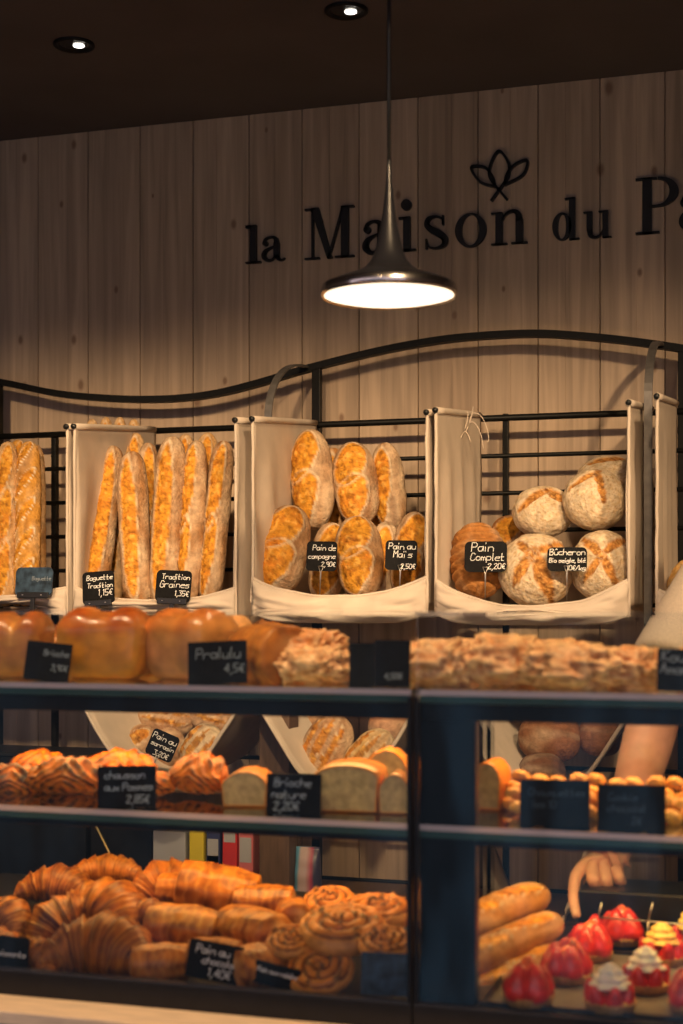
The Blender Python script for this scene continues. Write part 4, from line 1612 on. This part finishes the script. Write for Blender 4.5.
bread_block(226, 272, 779, 813, 2.46, .10, 1, 'low brioche slice with orange crust between turnover and tag', .45, .2)
bread_block(318, 384, 776, 822, 2.46, .12, 2, 'broad brioche block with orange crust right of the tag', .28, .15)
bread_block(366, 412, 748, 792, 2.60, .06, 3, 'upright rounded brioche slice leaning high at the case end', .7, .1)
bread_block(382, 413, 786, 825, 2.44, .07, 4, 'small brioche slice at the case end under the upright one', .5, .1)
price_tag(266, 774, 320, 816, 2.37, [('Brioche', .14, .70, .018), ('nature', .10, .42, .018), ('2,20€', .14, .14, .018)], 'black slate tag reading Brioche on the middle shelf', 'case', group=CT, ck=mat('chalk_blue2', (.40, .50, .58), .9))

# --- top shelf, left
YT = 2.48
lobed_loaf(-40, 50, 622, 690, YT, .13, 3, 1, 'dark glossy brioche loaf cropped by the photo edge', yaw=.25, top=(.34, .09, .018), side=(.45, .17, .03))
lobed_loaf(62, 152, 617, 690, YT, .12, 2, 2, 'big two-humped golden brioche loaf right of the first tag', yaw=.12)
lobed_loaf(0, 58, 612, 660, 2.74, .12, 3, 3, 'glossy brioche behind the cropped dark loaf', yaw=-.2)
lobed_loaf(50, 108, 616, 660, 2.76, .12, 3, 4, 'reddish glossy brioche behind the two-humped loaf', yaw=.1, top=(.52, .12, .02))
lobed_loaf(104, 170, 618, 664, 2.74, .12, 3, 5, 'brioche lobes peeking behind between two front loaves', yaw=.1)
lobed_loaf(150, 232, 618, 690, YT + .03, .13, 2, 6, 'glossy brioche loaf left of the second tag', yaw=-.3, top=(.55, .17, .03), side=(.50, .22, .09))
lobed_loaf(190, 252, 626, 690, YT + .10, .12, 2, 7, 'sugar-topped brioche behind the second tag', mt=flaky_m, yaw=.15, top=(.68, .30, .08))
roll_pastry(270, 655, YT, 62, 56, 31, 'shiny plaited brioche between the tag and the almond pastry', yaw=-.6, tone=-.2, name='plaited_brioche', group='brioche loaves on the top shelf')
croissant(262, 640, 2.66, 60, 33, 'glossy orange croissant at the back of the top shelf', fat=1.1, tone=-.2, yaw=.1, group='brioche loaves on the top shelf')


def flaky(cx, cy, Y, w_px, h_px, depth, seed, label, yaw=0.0, pale=.5, zbase=None, group='almond pastries on the top shelf', lobes=7):
    k_ = M(cx, Y)
    L, H = w_px * k_ / 2, h_px * k_ / 2 * 1.12

    def fn(uu, a):
        ph = PI * (uu * .98 + .01)
        x, d = -math.cos(ph), math.sin(ph)
        y, z = d * math.cos(a), d * math.sin(a)
        n1 = ns(x * 2 + seed, y * 2, z * 2)
        n2 = ns(x * 5 + seed, y * 5, z * 5)
        n3 = ns(x * 11 + seed, y * 7, z * 7)
        n4 = ns(x * 30 + seed, y * 20, z * 20)
        rr = 1 + .20 * n1 + .20 * n2 + .035 * n3 + .012 * n4
        xx = math.copysign(abs(x) ** .6, x)
        p = Vector((L * xx * rr, depth / 2 * y * rr, H * max(-.9, z) * rr))
        c_ = mixc((.56, .20, .045), (.84, .50, .22), pale + n2 * 1.0 + n3 * .5)
        c_ = mixc(c_, (.30, .09, .025), sm(.12, .45, -n3) * .5)
        c_ = mixc(c_, (.90, .68, .42), sm(.25, .5, n4) * .4)
        return p, c_
    o = grid_closed('almond_pastry', 90, 60, fn, flaky_m)
    o.location = P(cx, cy, Y)
    if zbase is not None:
        o.location.z = zbase + H * .93
    o.rotation_euler = (0, 0, yaw)
    return tag(o, label, 'pastry', group)


flaky(316, 674, YT - .03, 74, 34, .12, 1, 'pale almond slice at the front, under the puffed pastry', pale=.7, zbase=Z1)
o = flaky(310, 650, YT + .02, 72, 36, .12, 2, 'puffed orange almond pastry stacked over the pale slice', pale=.25)
price_tag(22, 642, 68, 681, 2.37, [('Brioche', .40, .66, .014), ('3,90€', .60, .30, .015)], 'black slate tag between the two front brioche loaves', 'case', group=CT, roll=.09, ck=chalk_dim)
price_tag(188, 641, 247, 684, 2.37, [('Pralulu', .14, .60, .024), ('4,5€', .62, .26, .026)], 'black slate tag before the sugar-topped brioche', 'case', group=CT, roll=-.05, ck=chalk_dim)
price_tag(349, 643, 373, 687, 2.42, [], 'narrow blank dark tag beside the pale almond slice', 'case', group=CT)
price_tag(374, 640, 409, 687, 2.36, [('4,50€', .3, .18, .012)], 'dark slate tag at the joint of the two cases', 'case', group=CT, ck=chalk_dim)

# --- top shelf, right
flaky(438, 670, 2.44, 74, 42, .13, 11, 'almond pastry directly right of the case joint', pale=.62, zbase=Z1)
flaky(505, 668, 2.47, 84, 46, .14, 12, 'almond pastry with the highest peak on the top shelf', pale=.62, zbase=Z1, yaw=.1)
flaky(572, 670, 2.42, 100, 42, .14, 13, 'widest powdered almond pastry in the middle of its shelf', pale=.66, zbase=Z1, yaw=-.1)
flaky(632, 673, 2.46, 64, 38, .13, 14, 'brown almond pastry next to the last slate tag', pale=.35, zbase=Z1)
flaky(470, 662, 2.66, 80, 36, .12, 15, 'almond pastry in the back row near the joint', pale=.5, zbase=Z1)
flaky(555, 660, 2.66, 90, 38, .12, 16, 'almond pastry in the back row behind the widest one', pale=.45, zbase=Z1)
flaky(700, 672, 2.50, 60, 38, .13, 17, 'almond pastry mostly hidden by the last slate tag', pale=.5, zbase=Z1)
price_tag(658, 649, 712, 692, 2.35, [('Kouign', .08, .70, .022), ('Amann', .06, .42, .020)], 'slate tag reading Kouign at the photo edge before the sleeve', 'case', group=CT, ck=chalk_dim, roll=.03)

# --- middle shelf, right: bread block, little choux buns, two big tags
o = bread_block(477, 506, 776, 822, 2.55, .10, 7, 'small orange brioche block behind the glass divider', .4)


def choux(cx, cy, Y, w_px, seed, label=None):
    R = w_px * M(cx, Y) / 2

    def fn(uu, a):
        ph = PI * (uu * .98 + .01)
        z, d = math.cos(ph), math.sin(ph)
        x, y = d * math.cos(a), d * math.sin(a)
        n1 = ns(x * 2 + seed, y * 2, z * 2); n2 = ns(x * 6 + seed, y * 6, z * 6)
        rr = 1 + .10 * n1 + .07 * n2
        return Vector((R * x * rr, R * y * rr, R * .75 * max(z, -.6) * rr)), mixc(mixc((.76, .36, .05), (.44, .15, .02), .35 + n1 + n2 * .6), (.85, .60, .22), max(0, n2))
    o_ = grid_closed('choux_bun', 26, 30, fn, pastry_m)
    o_.location = P(cx, cy, Y)
    o_.location.z = Z2 + R * .45 + (0 if seed % 2 else R * 1.0) + .004 * (1 + math.sin(seed * 2.3))
    o_.location.y += .008 * math.sin(seed * 1.7)
    o_.rotation_euler = (.3 * math.sin(seed), .3 * math.cos(seed * 1.3), seed)
    return tag(o_, label or 'little golden choux bun heaped behind the two big slate tags', 'choux bun', 'choux buns heaped on the middle shelf')


rnd = random.Random(9)
sd = 0
for row, (Yr, xs) in enumerate(((2.46, range(520, 716, 17)), (2.52, range(512, 716, 18)), (2.58, range(520, 716, 17)))):
    for x in xs:
        sd += 1
        choux(x + rnd.uniform(-3, 3), 800, Yr, rnd.uniform(17, 21), sd * 2 + 1)
for Yr, lift in ((2.49, 0), (2.56, 0), (2.53, .022)):
    for x in range(522 if lift else 514, 712, 19):
        sd += 1
        choux(x + rnd.uniform(-3, 3), 790, Yr, 20, sd * 2).location.z += lift
price_tag(521, 780, 588, 827, 2.36, [('Chouquettes', .12, .66, .015), ('les 10', .18, .40, .015)], 'big dark slate tag nearer the glass divider', 'case', group=CT, ck=mat('chalk_faint', (.05, .08, .11), .9))
price_tag(599, 785, 664, 832, 2.36, [('Cookie', .16, .66, .015), ('chocolat', .14, .42, .015), ('2€', .5, .16, .015)], 'big dark slate tag in front of the server forearm', 'case', group=CT, ck=mat('chalk_faint2', (.05, .08, .11), .9))

# --- right deck: baguettes lying stacked, tarts, tray
DG = 'pale baguettes stacked on the deck'


def deck_baguette(a, bpt, Ya, Yb_, w_, seed, label):
    A, B = P(a[0], a[1], Ya), P(bpt[0], bpt[1], Yb_)
    o_ = slashed('soft_baguette', (A - B).length, w_ * M(a[0], Ya), w_ * .85 * M(a[0], Ya), [(.3, .2, .1, .4, -.3), (.7, .2, .1, .4, -.3)], seed, skin=(.40, .18, .05), flour=.05, nu=90, nv=40, p=6, rough=.3, mt=pastry_m)
    orient(o_, A, B, facing=(.3, -.5, 1))
    return tag(o_, label, 'baguette', DG)


deck_baguette((546, 892), (440, 935), 2.74, 2.52, 38, 71, 'soft baguette on top of the stack by the divider')
deck_baguette((560, 920), (446, 972), 2.66, 2.44, 36, 72, 'soft baguette in the middle of the deck stack')
deck_baguette((556, 950), (450, 1006), 2.62, 2.42, 36, 73, 'soft baguette at the bottom of the deck stack')
deck_baguette((520, 955), (420, 990), 2.76, 2.56, 36, 74, 'soft baguette at the back of the stack, under the top one')

tr = empty('tart_tray', (P(640, 0, 2.5).x, 2.52, ZD), 'flat dark tray with papered bottom carrying the strawberry tarts', 'tray')
tl, trr = P(492, 0, 2.4).x - tr.location.x, XCR - .06 - tr.location.x
m = MB()
m.box(tl, trr, -.20, .20, -.001, .003)
m.build('tray_sheet', tray_m, tr)
m = MB()
m.box(tl, trr, -.204, -.200, 0, .009); m.box(tl, trr, .200, .204, 0, .009); m.box(tl - .004, tl, -.204, .204, 0, .009)
m.build('tray_rim', tray_m, tr)
m = MB(); m.box(tl + .01, trr, -.19, .19, .0035, .0042); m.build('baking_paper', paper_m, tr)


def berry_mesh():
    V, Fc, n = [], [], 16
    prof = [(.0001, .030), (.004, .0285), (.0085, .022), (.0125, .012), (.0145, .003), (.0135, -.004), (.009, -.008), (.0001, -.009)]
    m_ = MB(); m_.lathe(prof, n)
    me = bpy.data.meshes.new('strawberry')
    me.from_pydata([tuple(v) for v in m_.v], [], m_.f)
    me.polygons.foreach_set('use_smooth', [True] * len(me.polygons))
    me.materials.append(straw_m)
    return me


BERRY = berry_mesh()
me2 = BERRY.copy(); me2.materials.clear(); me2.materials.append(straw_cut)
BERRY_CUT = me2


def tart(cx, ybase, kind, seed, label, w_px=56):
    t = .633 * F / (ybase - HZ)
    u = (cx - CX) / F
    Y = t * (ct + u * st)
    zb = ZD + .005
    loc = Vector((t * (-st + ct * u), Y, zb))
    R = .038
    rn = random.Random(seed)
    e_ = empty('strawberry_tart', loc, label, 'tart', 'strawberry tarts on the tray', rn.uniform(0, 3))
    m_ = MB()
    fl = lambda r, z, a: r * (1 + .03 * math.sin(a * 22)) if r > R * .8 else r
    m_.lathe([(.0001, 0), (R * .92, 0), (R * 1.05, .013), (R * 1.07, .015), (R * 1.0, .015), (R * .94, .011), (.0001, .011)], 88, fr=fl)
    m_.build('tart_shell', shell_m, e_, True)
    m_ = MB()
    m_.lathe([(R * .95, .011), (R * .8, .016), (R * .4, .022), (.0001, .024)], 32)
    m_.build('custard', custard_m, e_, True)
    nb = 5 if kind == 'plain' else 6
    spots = [(R * .64, k2 * 2 * PI / nb + rn.uniform(-.15, .15), .020 if kind == 'plain' else .015, .12 if kind == 'plain' else -.40, 1.45 if kind == 'plain' else 1.0) for k2 in range(nb)]
    if kind == 'plain':
        spots += [(R * .22, k2 * PI + .4, .040, rn.uniform(-.3, .6), 1.2) for k2 in range(2)] + [(R * .3, 2.2, .044, .9, 1.1)]
    for i, (r, a, z, ti, s_) in enumerate(spots):
        o_ = bpy.data.objects.new('strawberry', BERRY_CUT if kind == 'plain' and i >= 6 else BERRY)
        COL.objects.link(o_)
        o_.parent = e_
        o_.location = (r * math.cos(a), r * math.sin(a), z)
        o_.rotation_euler = (0, -ti - rn.uniform(-.1, .15), a)
        s_ *= rn.uniform(.92, 1.1)
        o_.scale = (s_, s_, s_)
    if kind != 'plain':
        m_ = MB()
        V, Fc = [], []
        na, nz_ = 40, 22
        for i in range(nz_):
            q_ = i / (nz_ - 1)
            rr = .029 * (1 - q_) ** .5 * (1 + .1 * math.sin(q_ * 20)) + .0002
            for j in range(na):
                a = 2 * PI * j / na
                r2 = rr * (1 + .13 * math.cos(5 * a + q_ * 4))
                V.append(Vector((r2 * math.cos(a), r2 * math.sin(a), .036 + .036 * q_)))
        for i in range(nz_ - 1):
            for j in range(na):
                j2 = (j + 1) % na
                Fc.append((i * na + j, i * na + j2, (i + 1) * na + j2, (i + 1) * na + j))
        Fc.append(tuple(reversed(range(na))))
        new_obj('cream_swirl', V, Fc, cream_m if kind == 'cream' else custard_m, e_, True)
    return e_


tart(528, 1002, 'plain', 1, 'strawberry tart without cream nearest the glass and baguettes')
tart(566, 980, 'plain', 2, 'strawberry tart without cream, second back in its row')
tart(590, 958, 'plain', 3, 'strawberry tart without cream, third back, before the hand')
tart(622, 942, 'plain', 4, 'strawberry tart without cream heaped highest below the hand')
tart(650, 932, 'plain', 41, 'strawberry tart without cream at the back beside yellow cream')
tart(610, 1008, 'cream', 5, 'strawberry tart with white cream swirl nearest the glass')
tart(646, 989, 'cream', 6, 'strawberry tart with white cream swirl behind the nearest creamed one')
tart(662, 962, 'custard', 7, 'strawberry tart topped with yellow cream, nearer of the two')
tart(690, 946, 'custard', 8, 'strawberry tart topped with yellow cream at the photo edge')
tart(694, 1010, 'plain', 9, 'tart cropped by the photo corner beside the white creamed one')

# ------------------------------------------------------------------ things behind the cases
bc = empty('back_counter', (P(230, 0, 4.0).x, 4.02, 0), 'low dark back counter under the bread rack', 'counter')
zb_ = P(230, 897, 3.85).z
m = MB(); m.box(-1.9, 1.9, -.20, .16, zb_ - .03, zb_, b=.003); m.build('counter_top', brown_post, bc)
m = MB(); m.box(-1.88, 1.88, -.18, .15, 0, zb_ - .03); m.build('cabinet_body', dark_case, bc)


def carton(x0, x1, ytop, Y, mt, label, bands):
    A, B = P(x0, 0, Y), P(x1, 0, Y)
    zt = P(x0, ytop, Y).z
    wd = B.x - A.x - .002
    e_ = empty('snack_carton', ((A.x + B.x) / 2, Y, zb_), label, 'carton', 'snack cartons on the back counter')
    h = zt - zb_
    m_ = MB(); m_.box(-wd / 2, wd / 2, -.03, .03, 0, h, b=.003); m_.build('carton_body', mt, e_)
    for (a, b_, mt2) in bands:
        m_ = MB(); m_.box(-wd / 2 * .8, wd / 2 * .8, -.0308, -.0302, h * a, h * b_); m_.build('printed_panel', mt2, e_)
    return e_


carton(157, 190, 829, 3.90, white_pack, 'plain grey-white carton left of the yellow one', [(.2, .5, plastic_black)])
carton(193, 208, 826, 3.88, yellow_pack, 'yellow snack carton on the back counter', [(.25, .4, mat('yg', (.35, .45, .05), .5))])
carton(210, 224, 827, 3.88, blue_pack, 'navy snack carton between yellow and red ones', [(.30, .85, white_pack), (.38, .6, mat('orange_print', (.6, .3, .03), .5))])
carton(226, 241, 825, 3.88, red_pack, 'plain red snack carton beside the navy one', [(.78, .92, white_pack)])
carton(242, 257, 825, 3.88, pink_pack, 'red and white snack carton next to the brown post', [(.5, .85, white_pack), (.1, .2, white_pack)])
m = MB()
A, B = P(259, 0, 3.8), P(289, 0, 3.8)
m.box(A.x, B.x, 3.8, 3.88, 0, Z1 - .1, b=.003)
o = m.build('wooden_upright', brown_post)
tag(o, 'brown wooden upright post standing next to the snack cartons', 'post')


def bag(x0, x1, y0, Y, cols_, label):
    A, B = P(x0, 0, Y), P(x1, 0, Y)
    zt = P(x0, y0, Y).z
    h = zt - zb_
    wd = (B.x - A.x)
    V, C, Fc = [], [], []
    nu, nv = 18, 24
    for i in range(nu + 1):
        z = i / nu
        for j in range(nv):
            a = 2 * PI * j / nv
            th = .03 * (1 - .75 * z ** 3)
            V.append(Vector((wd / 2 * math.copysign(abs(math.cos(a)) ** .6, math.cos(a)) * (1 - .15 * z), th * math.sin(a) + .004 * ns(z * 5, a, 1), h * z)))
            cc = cols_[min(len(cols_) - 1, int((math.cos(a) + 1) / 2 * len(cols_)))]
            C.append(cc)
    for i in range(nu):
        for j in range(nv):
            j2 = (j + 1) % nv
            Fc.append((i * nv + j, i * nv + j2, (i + 1) * nv + j2, (i + 1) * nv + j))
    Fc.append(tuple(range(nu * nv, nu * nv + nv)))
    o_ = new_obj('snack_bag', V, Fc, add_noise(mat('bag_print', rough=.35), 20, .05, .1, attr=True), None, True, C)
    o_.location = ((A.x + B.x) / 2, Y, zb_)
    return tag(o_, label, 'bag')


bag(294, 322, 846, 3.86, [(.12, .32, .52), (.45, .35, .35), (.35, .05, .10), (.05, .05, .10)], 'blue, white and maroon snack bag right of the brown post')

for (xa, xb, ya, lab, Yq) in ((-90, 86, 752, 'tall black filler box added to darken the end of the back counter', 3.88), (90, 152, 818, 'low black filler box added between the tall one and the grey-white carton', 3.90)):  # made-up boxes, added to keep the background behind the croissants black
    A, B = P(xa, 0, Yq), P(xb, 0, Yq)
    e_ = empty('filler_box', ((A.x + B.x) / 2, Yq + .1, zb_), lab, 'box', 'black filler boxes added to darken the back counter')
    wd, h = B.x - A.x, P((xa + xb) / 2, ya, Yq).z - zb_
    m = MB(); m.box(-wd / 2, wd / 2, -.1, .1, 0, h - .012, b=.004); m.build('box_body', dark_case, e_)
    m = MB(); m.box(-wd / 2 - .004, wd / 2 + .004, -.104, .104, h - .012, h, b=.003); m.build('box_lid', plastic_black, e_)

# grey bread bin behind the deck baguettes
bin_ = low_sling(440, 590, 835, 975, 'grey-beige linen sling on the lowest tier behind the deck baguettes', 9, YFl=3.68, exp=2.0, group='linen slings on the lowest tier')

# skewer leaning above the croissants
m = MB(); m.tube([P(96, 826, 2.86), P(114, 862, 2.80)], .0013, 6)
tag(m.build('wooden_skewer', mat('skewer', (.55, .42, .25), .6), None, True), 'thin pale wooden skewer leaning above the topmost croissant', 'skewer')

# ------------------------------------------------------------------ server
def skin_fig(name, nodes, edges, mt, parent=None, sub=2, loc=(0, 0, 0)):
    names = list(nodes)
    idx = {n: i for i, n in enumerate(names)}
    me = bpy.data.meshes.new(name)
    me.from_pydata([tuple(Vector(nodes[n][0]) - Vector(loc)) for n in names], [(idx[a], idx[b_]) for a, b_ in edges], [])
    o_ = bpy.data.objects.new(name, me)
    COL.objects.link(o_)
    sk = o_.modifiers.new('skin', 'SKIN')
    sk.use_smooth_shade = True
    for n in names:
        r = nodes[n][1]
        if isinstance(r, (int, float)):
            r = (r, r)
        me.skin_vertices[0].data[idx[n]].radius = r
        me.skin_vertices[0].data[idx[n]].use_root = (idx[n] == 0)
    ss = o_.modifiers.new('sub', 'SUBSURF')
    ss.levels = sub; ss.render_levels = sub
    me.materials.append(mt)
    if parent:
        o_.parent = parent
    return o_


wr = P(618, 850, 2.93)
el = P(662, 690, 3.14)
shd = P(705, 585, 3.26)
pel = Vector((shd.x + .16, 3.36, .98))
body_x = shd.x + .17
nodes = {
    'pelvis': (pel, .13), 'waist': (Vector((body_x, 3.37, 1.12)), .12), 'chest': (Vector((body_x, 3.34, 1.34)), (.15, .12)),
    'upchest': (Vector((body_x, 3.32, shd.z - .04)), .11), 'neck': (Vector((body_x - .01, 3.29, shd.z + .05)), .056), 'head0': (Vector((body_x - .02, 3.238, shd.z + .150)), (.078, .086)),
    'head1': (Vector((body_x - .02, 3.262, shd.z + .285)), (.088, .096)),
    'sh': (shd, .062), 'upper': (lerp(shd, el, .5), .052), 'el': (el, .052), 'fa': (lerp(el, wr, .35), .056), 'fb': (lerp(el, wr, .75), .043), 'wr': (wr, (.033, .029)),
    'hand': (P(608, 858, 2.915), (.038, .028)), 'palm': (P(598, 864, 2.90), (.036, .026)),
    'i0': (P(583, 866, 2.865), .0145), 'i1': (P(575, 878, 2.835), .0125), 'i2': (P(573, 899, 2.80), .0105), 'i3': (P(577, 919, 2.775), .0085),
    'm0': (P(592, 867, 2.87), .0150), 'm1': (P(593, 880, 2.835), .0135), 'm2': (P(597, 889, 2.86), .0115), 'm3': (P(600, 886, 2.885), .0100),
    'r0': (P(603, 867, 2.885), .0150), 'r1': (P(606, 881, 2.85), .0135), 'r2': (P(608, 890, 2.875), .0115), 'r3': (P(611, 886, 2.90), .0100),
    'p0': (P(613, 867, 2.90), .0140), 'p1': (P(619, 878, 2.865), .0125), 'p2': (P(621, 886, 2.89), .0105), 'p3': (P(623, 881, 2.91), .0090),
    't0': (P(604, 871, 2.935), .0150), 't1': (P(592, 881, 2.915), .0125), 't2': (P(584, 887, 2.90), .0100),
    'osh': (Vector((2 * body_x - shd.x, 3.34, shd.z)), .062), 'oel': (Vector((2 * body_x - shd.x + .06, 3.36, shd.z - .30)), .044), 'owr': (Vector((2 * body_x - shd.x + .02, 3.22, shd.z - .54)), .028),
    'oh': (Vector((2 * body_x - shd.x, 3.17, shd.z - .61)), (.034, .018)),
    'ot': (Vector((2 * body_x - shd.x - .04, 3.14, shd.z - .62)), .010),
    'o1': (Vector((2 * body_x - shd.x - .025, 3.13, shd.z - .70)), .009), 'o2': (Vector((2 * body_x - shd.x - .005, 3.14, shd.z - .71)), .009), 'o3': (Vector((2 * body_x - shd.x + .015, 3.15, shd.z - .705)), .009), 'o4': (Vector((2 * body_x - shd.x + .033, 3.16, shd.z - .69)), .008),
    'hl': (pel + Vector((-.10, 0, -.06)), .095), 'kl': (pel + Vector((-.10, .01, -.48)), .062), 'al': (pel + Vector((-.10, .03, -.90)), .042), 'fl': (pel + Vector((-.11, -.13, -.945)), .034),
    'hr': (pel + Vector((.10, 0, -.06)), .095), 'kr': (pel + Vector((.10, .01, -.48)), .062), 'ar': (pel + Vector((.10, .03, -.90)), .042), 'fr': (pel + Vector((.11, -.13, -.945)), .034),
}
edges = [('pelvis', 'waist'), ('waist', 'chest'), ('chest', 'upchest'), ('upchest', 'neck'), ('neck', 'head0'), ('head0', 'head1'),
         ('upchest', 'sh'), ('sh', 'upper'), ('upper', 'el'), ('el', 'fa'), ('fa', 'fb'), ('fb', 'wr'), ('wr', 'hand'), ('hand', 'palm'),
         ('palm', 'i0'), ('i0', 'i1'), ('i1', 'i2'), ('i2', 'i3'), ('palm', 'm0'), ('m0', 'm1'), ('m1', 'm2'), ('m2', 'm3'), ('palm', 'r0'), ('r0', 'r1'), ('r1', 'r2'), ('r2', 'r3'),
         ('hand', 'p0'), ('p0', 'p1'), ('p1', 'p2'), ('p2', 'p3'), ('wr', 't0'), ('t0', 't1'), ('t1', 't2'),
         ('upchest', 'osh'), ('osh', 'oel'), ('oel', 'owr'), ('owr', 'oh'), ('owr', 'ot'), ('oh', 'o1'), ('oh', 'o2'), ('oh', 'o3'), ('oh', 'o4'),
         ('pelvis', 'hl'), ('hl', 'kl'), ('kl', 'al'), ('al', 'fl'), ('pelvis', 'hr'), ('hr', 'kr'), ('kr', 'ar'), ('ar', 'fr')]
person = skin_fig('person', nodes, edges, skin_m)
tag(person, 'person in a beige short-sleeved top reaching into the tart case', 'person')
sleeve_end = lerp(shd, el, .80)
sn = {'pelvis': (pel + Vector((0, 0, .0)), .160), 'hem': (pel + Vector((0, 0, -.13)), .175), 'waist': (Vector((body_x, 3.37, 1.12)), .135), 'chest': (Vector((body_x, 3.34, 1.34)), (.165, .135)), 'upchest': (Vector((body_x, 3.32, shd.z - .03)), .12),
      'collar': (Vector((body_x - .005, 3.31, shd.z + .03)), .075),
      'sh': (shd + Vector((0, 0, .0)), .078), 'upper': (lerp(shd, el, .45), .084), 'end0': (lerp(shd, el, .72), .094), 'end': (sleeve_end, .096),
      'osh': (nodes['osh'][0], .078), 'oe': (lerp(nodes['osh'][0], nodes['oel'][0], .75), .068)}
skin_fig('shirt', sn, [('pelvis', 'hem'), ('pelvis', 'waist'), ('waist', 'chest'), ('chest', 'upchest'), ('upchest', 'collar'), ('upchest', 'sh'), ('sh', 'upper'), ('upper', 'end0'), ('end0', 'end'), ('upchest', 'osh'), ('osh', 'oe')], shirt_m, person)
tn = {'pelvis': (pel + Vector((0, 0, -.04)), .138)}
for s_ in 'lr':
    for a, r in (('h', .108), ('k', .078), ('a', .062)):
        tn[a + s_] = (nodes[a + s_][0], r)
skin_fig('trousers', tn, [('pelvis', 'hl'), ('hl', 'kl'), ('kl', 'al'), ('pelvis', 'hr'), ('hr', 'kr'), ('kr', 'ar')], trouser_m, person)
hx, hz = body_x - .02, shd.z


def cap(uu, a):
    ph = PI * (uu * .98 + .01)
    z, d = math.cos(ph), math.sin(ph)
    x, y = d * math.cos(a), d * math.sin(a)
    low = 1.0 if y > -.2 else sm(-.45, .15, z) * .35 + .65   # hairline higher over the forehead
    rr = (1 + .05 * ns(x * 6, y * 6, z * 9)) * low
    return Vector((hx + .094 * x * rr, 3.293 + .098 * y * rr, hz + .255 + .088 * z * rr)), (0, 0, 0)


grid_closed('hair', 40, 48, cap, hair_m, person)
m = MB(); m.tube([(hx, 3.182, hz + .222), (hx, 3.160, hz + .196), (hx, 3.152, hz + .183), (hx, 3.175, hz + .176)], [.006, .010, .014, .008], 12)
m.build('nose', skin_m, person, True)
for sx in (-1, 1):
    m = MB(); m.tube([(hx + sx * .088, 3.268, hz + .235), (hx + sx * .098, 3.276, hz + .222), (hx + sx * .096, 3.272, hz + .198), (hx + sx * .086, 3.262, hz + .182)], [.006, .013, .011, .005], 12)
    m.build('ear', skin_m, person, True)
eye_m = mat('eye', (.05, .03, .02), .2)
lip_m = mat('lips', (.45, .14, .11), .5)
for sx in (-.032, .032):
    m = MB(); m.lathe([(.0001, -.010), (.007, -.007), (.010, 0), (.007, .007), (.0001, .010)], 16, c=(hx + sx, 3.187, hz + .222))
    m.build('eye', eye_m, person, True)
    m = MB(); m.tube([(hx + sx - .017, 3.186, hz + .240), (hx + sx, 3.178, hz + .246), (hx + sx + .017, 3.186, hz + .240)], .0035, 8)
    m.build('eyebrow', hair_m, person, True)
m = MB(); m.tube([(hx - .024, 3.176, hz + .146), (hx, 3.168, hz + .144), (hx + .024, 3.176, hz + .146)], [.003, .006, .003], 10)
m.build('mouth', lip_m, person, True)
bpy.context.view_layer.update()
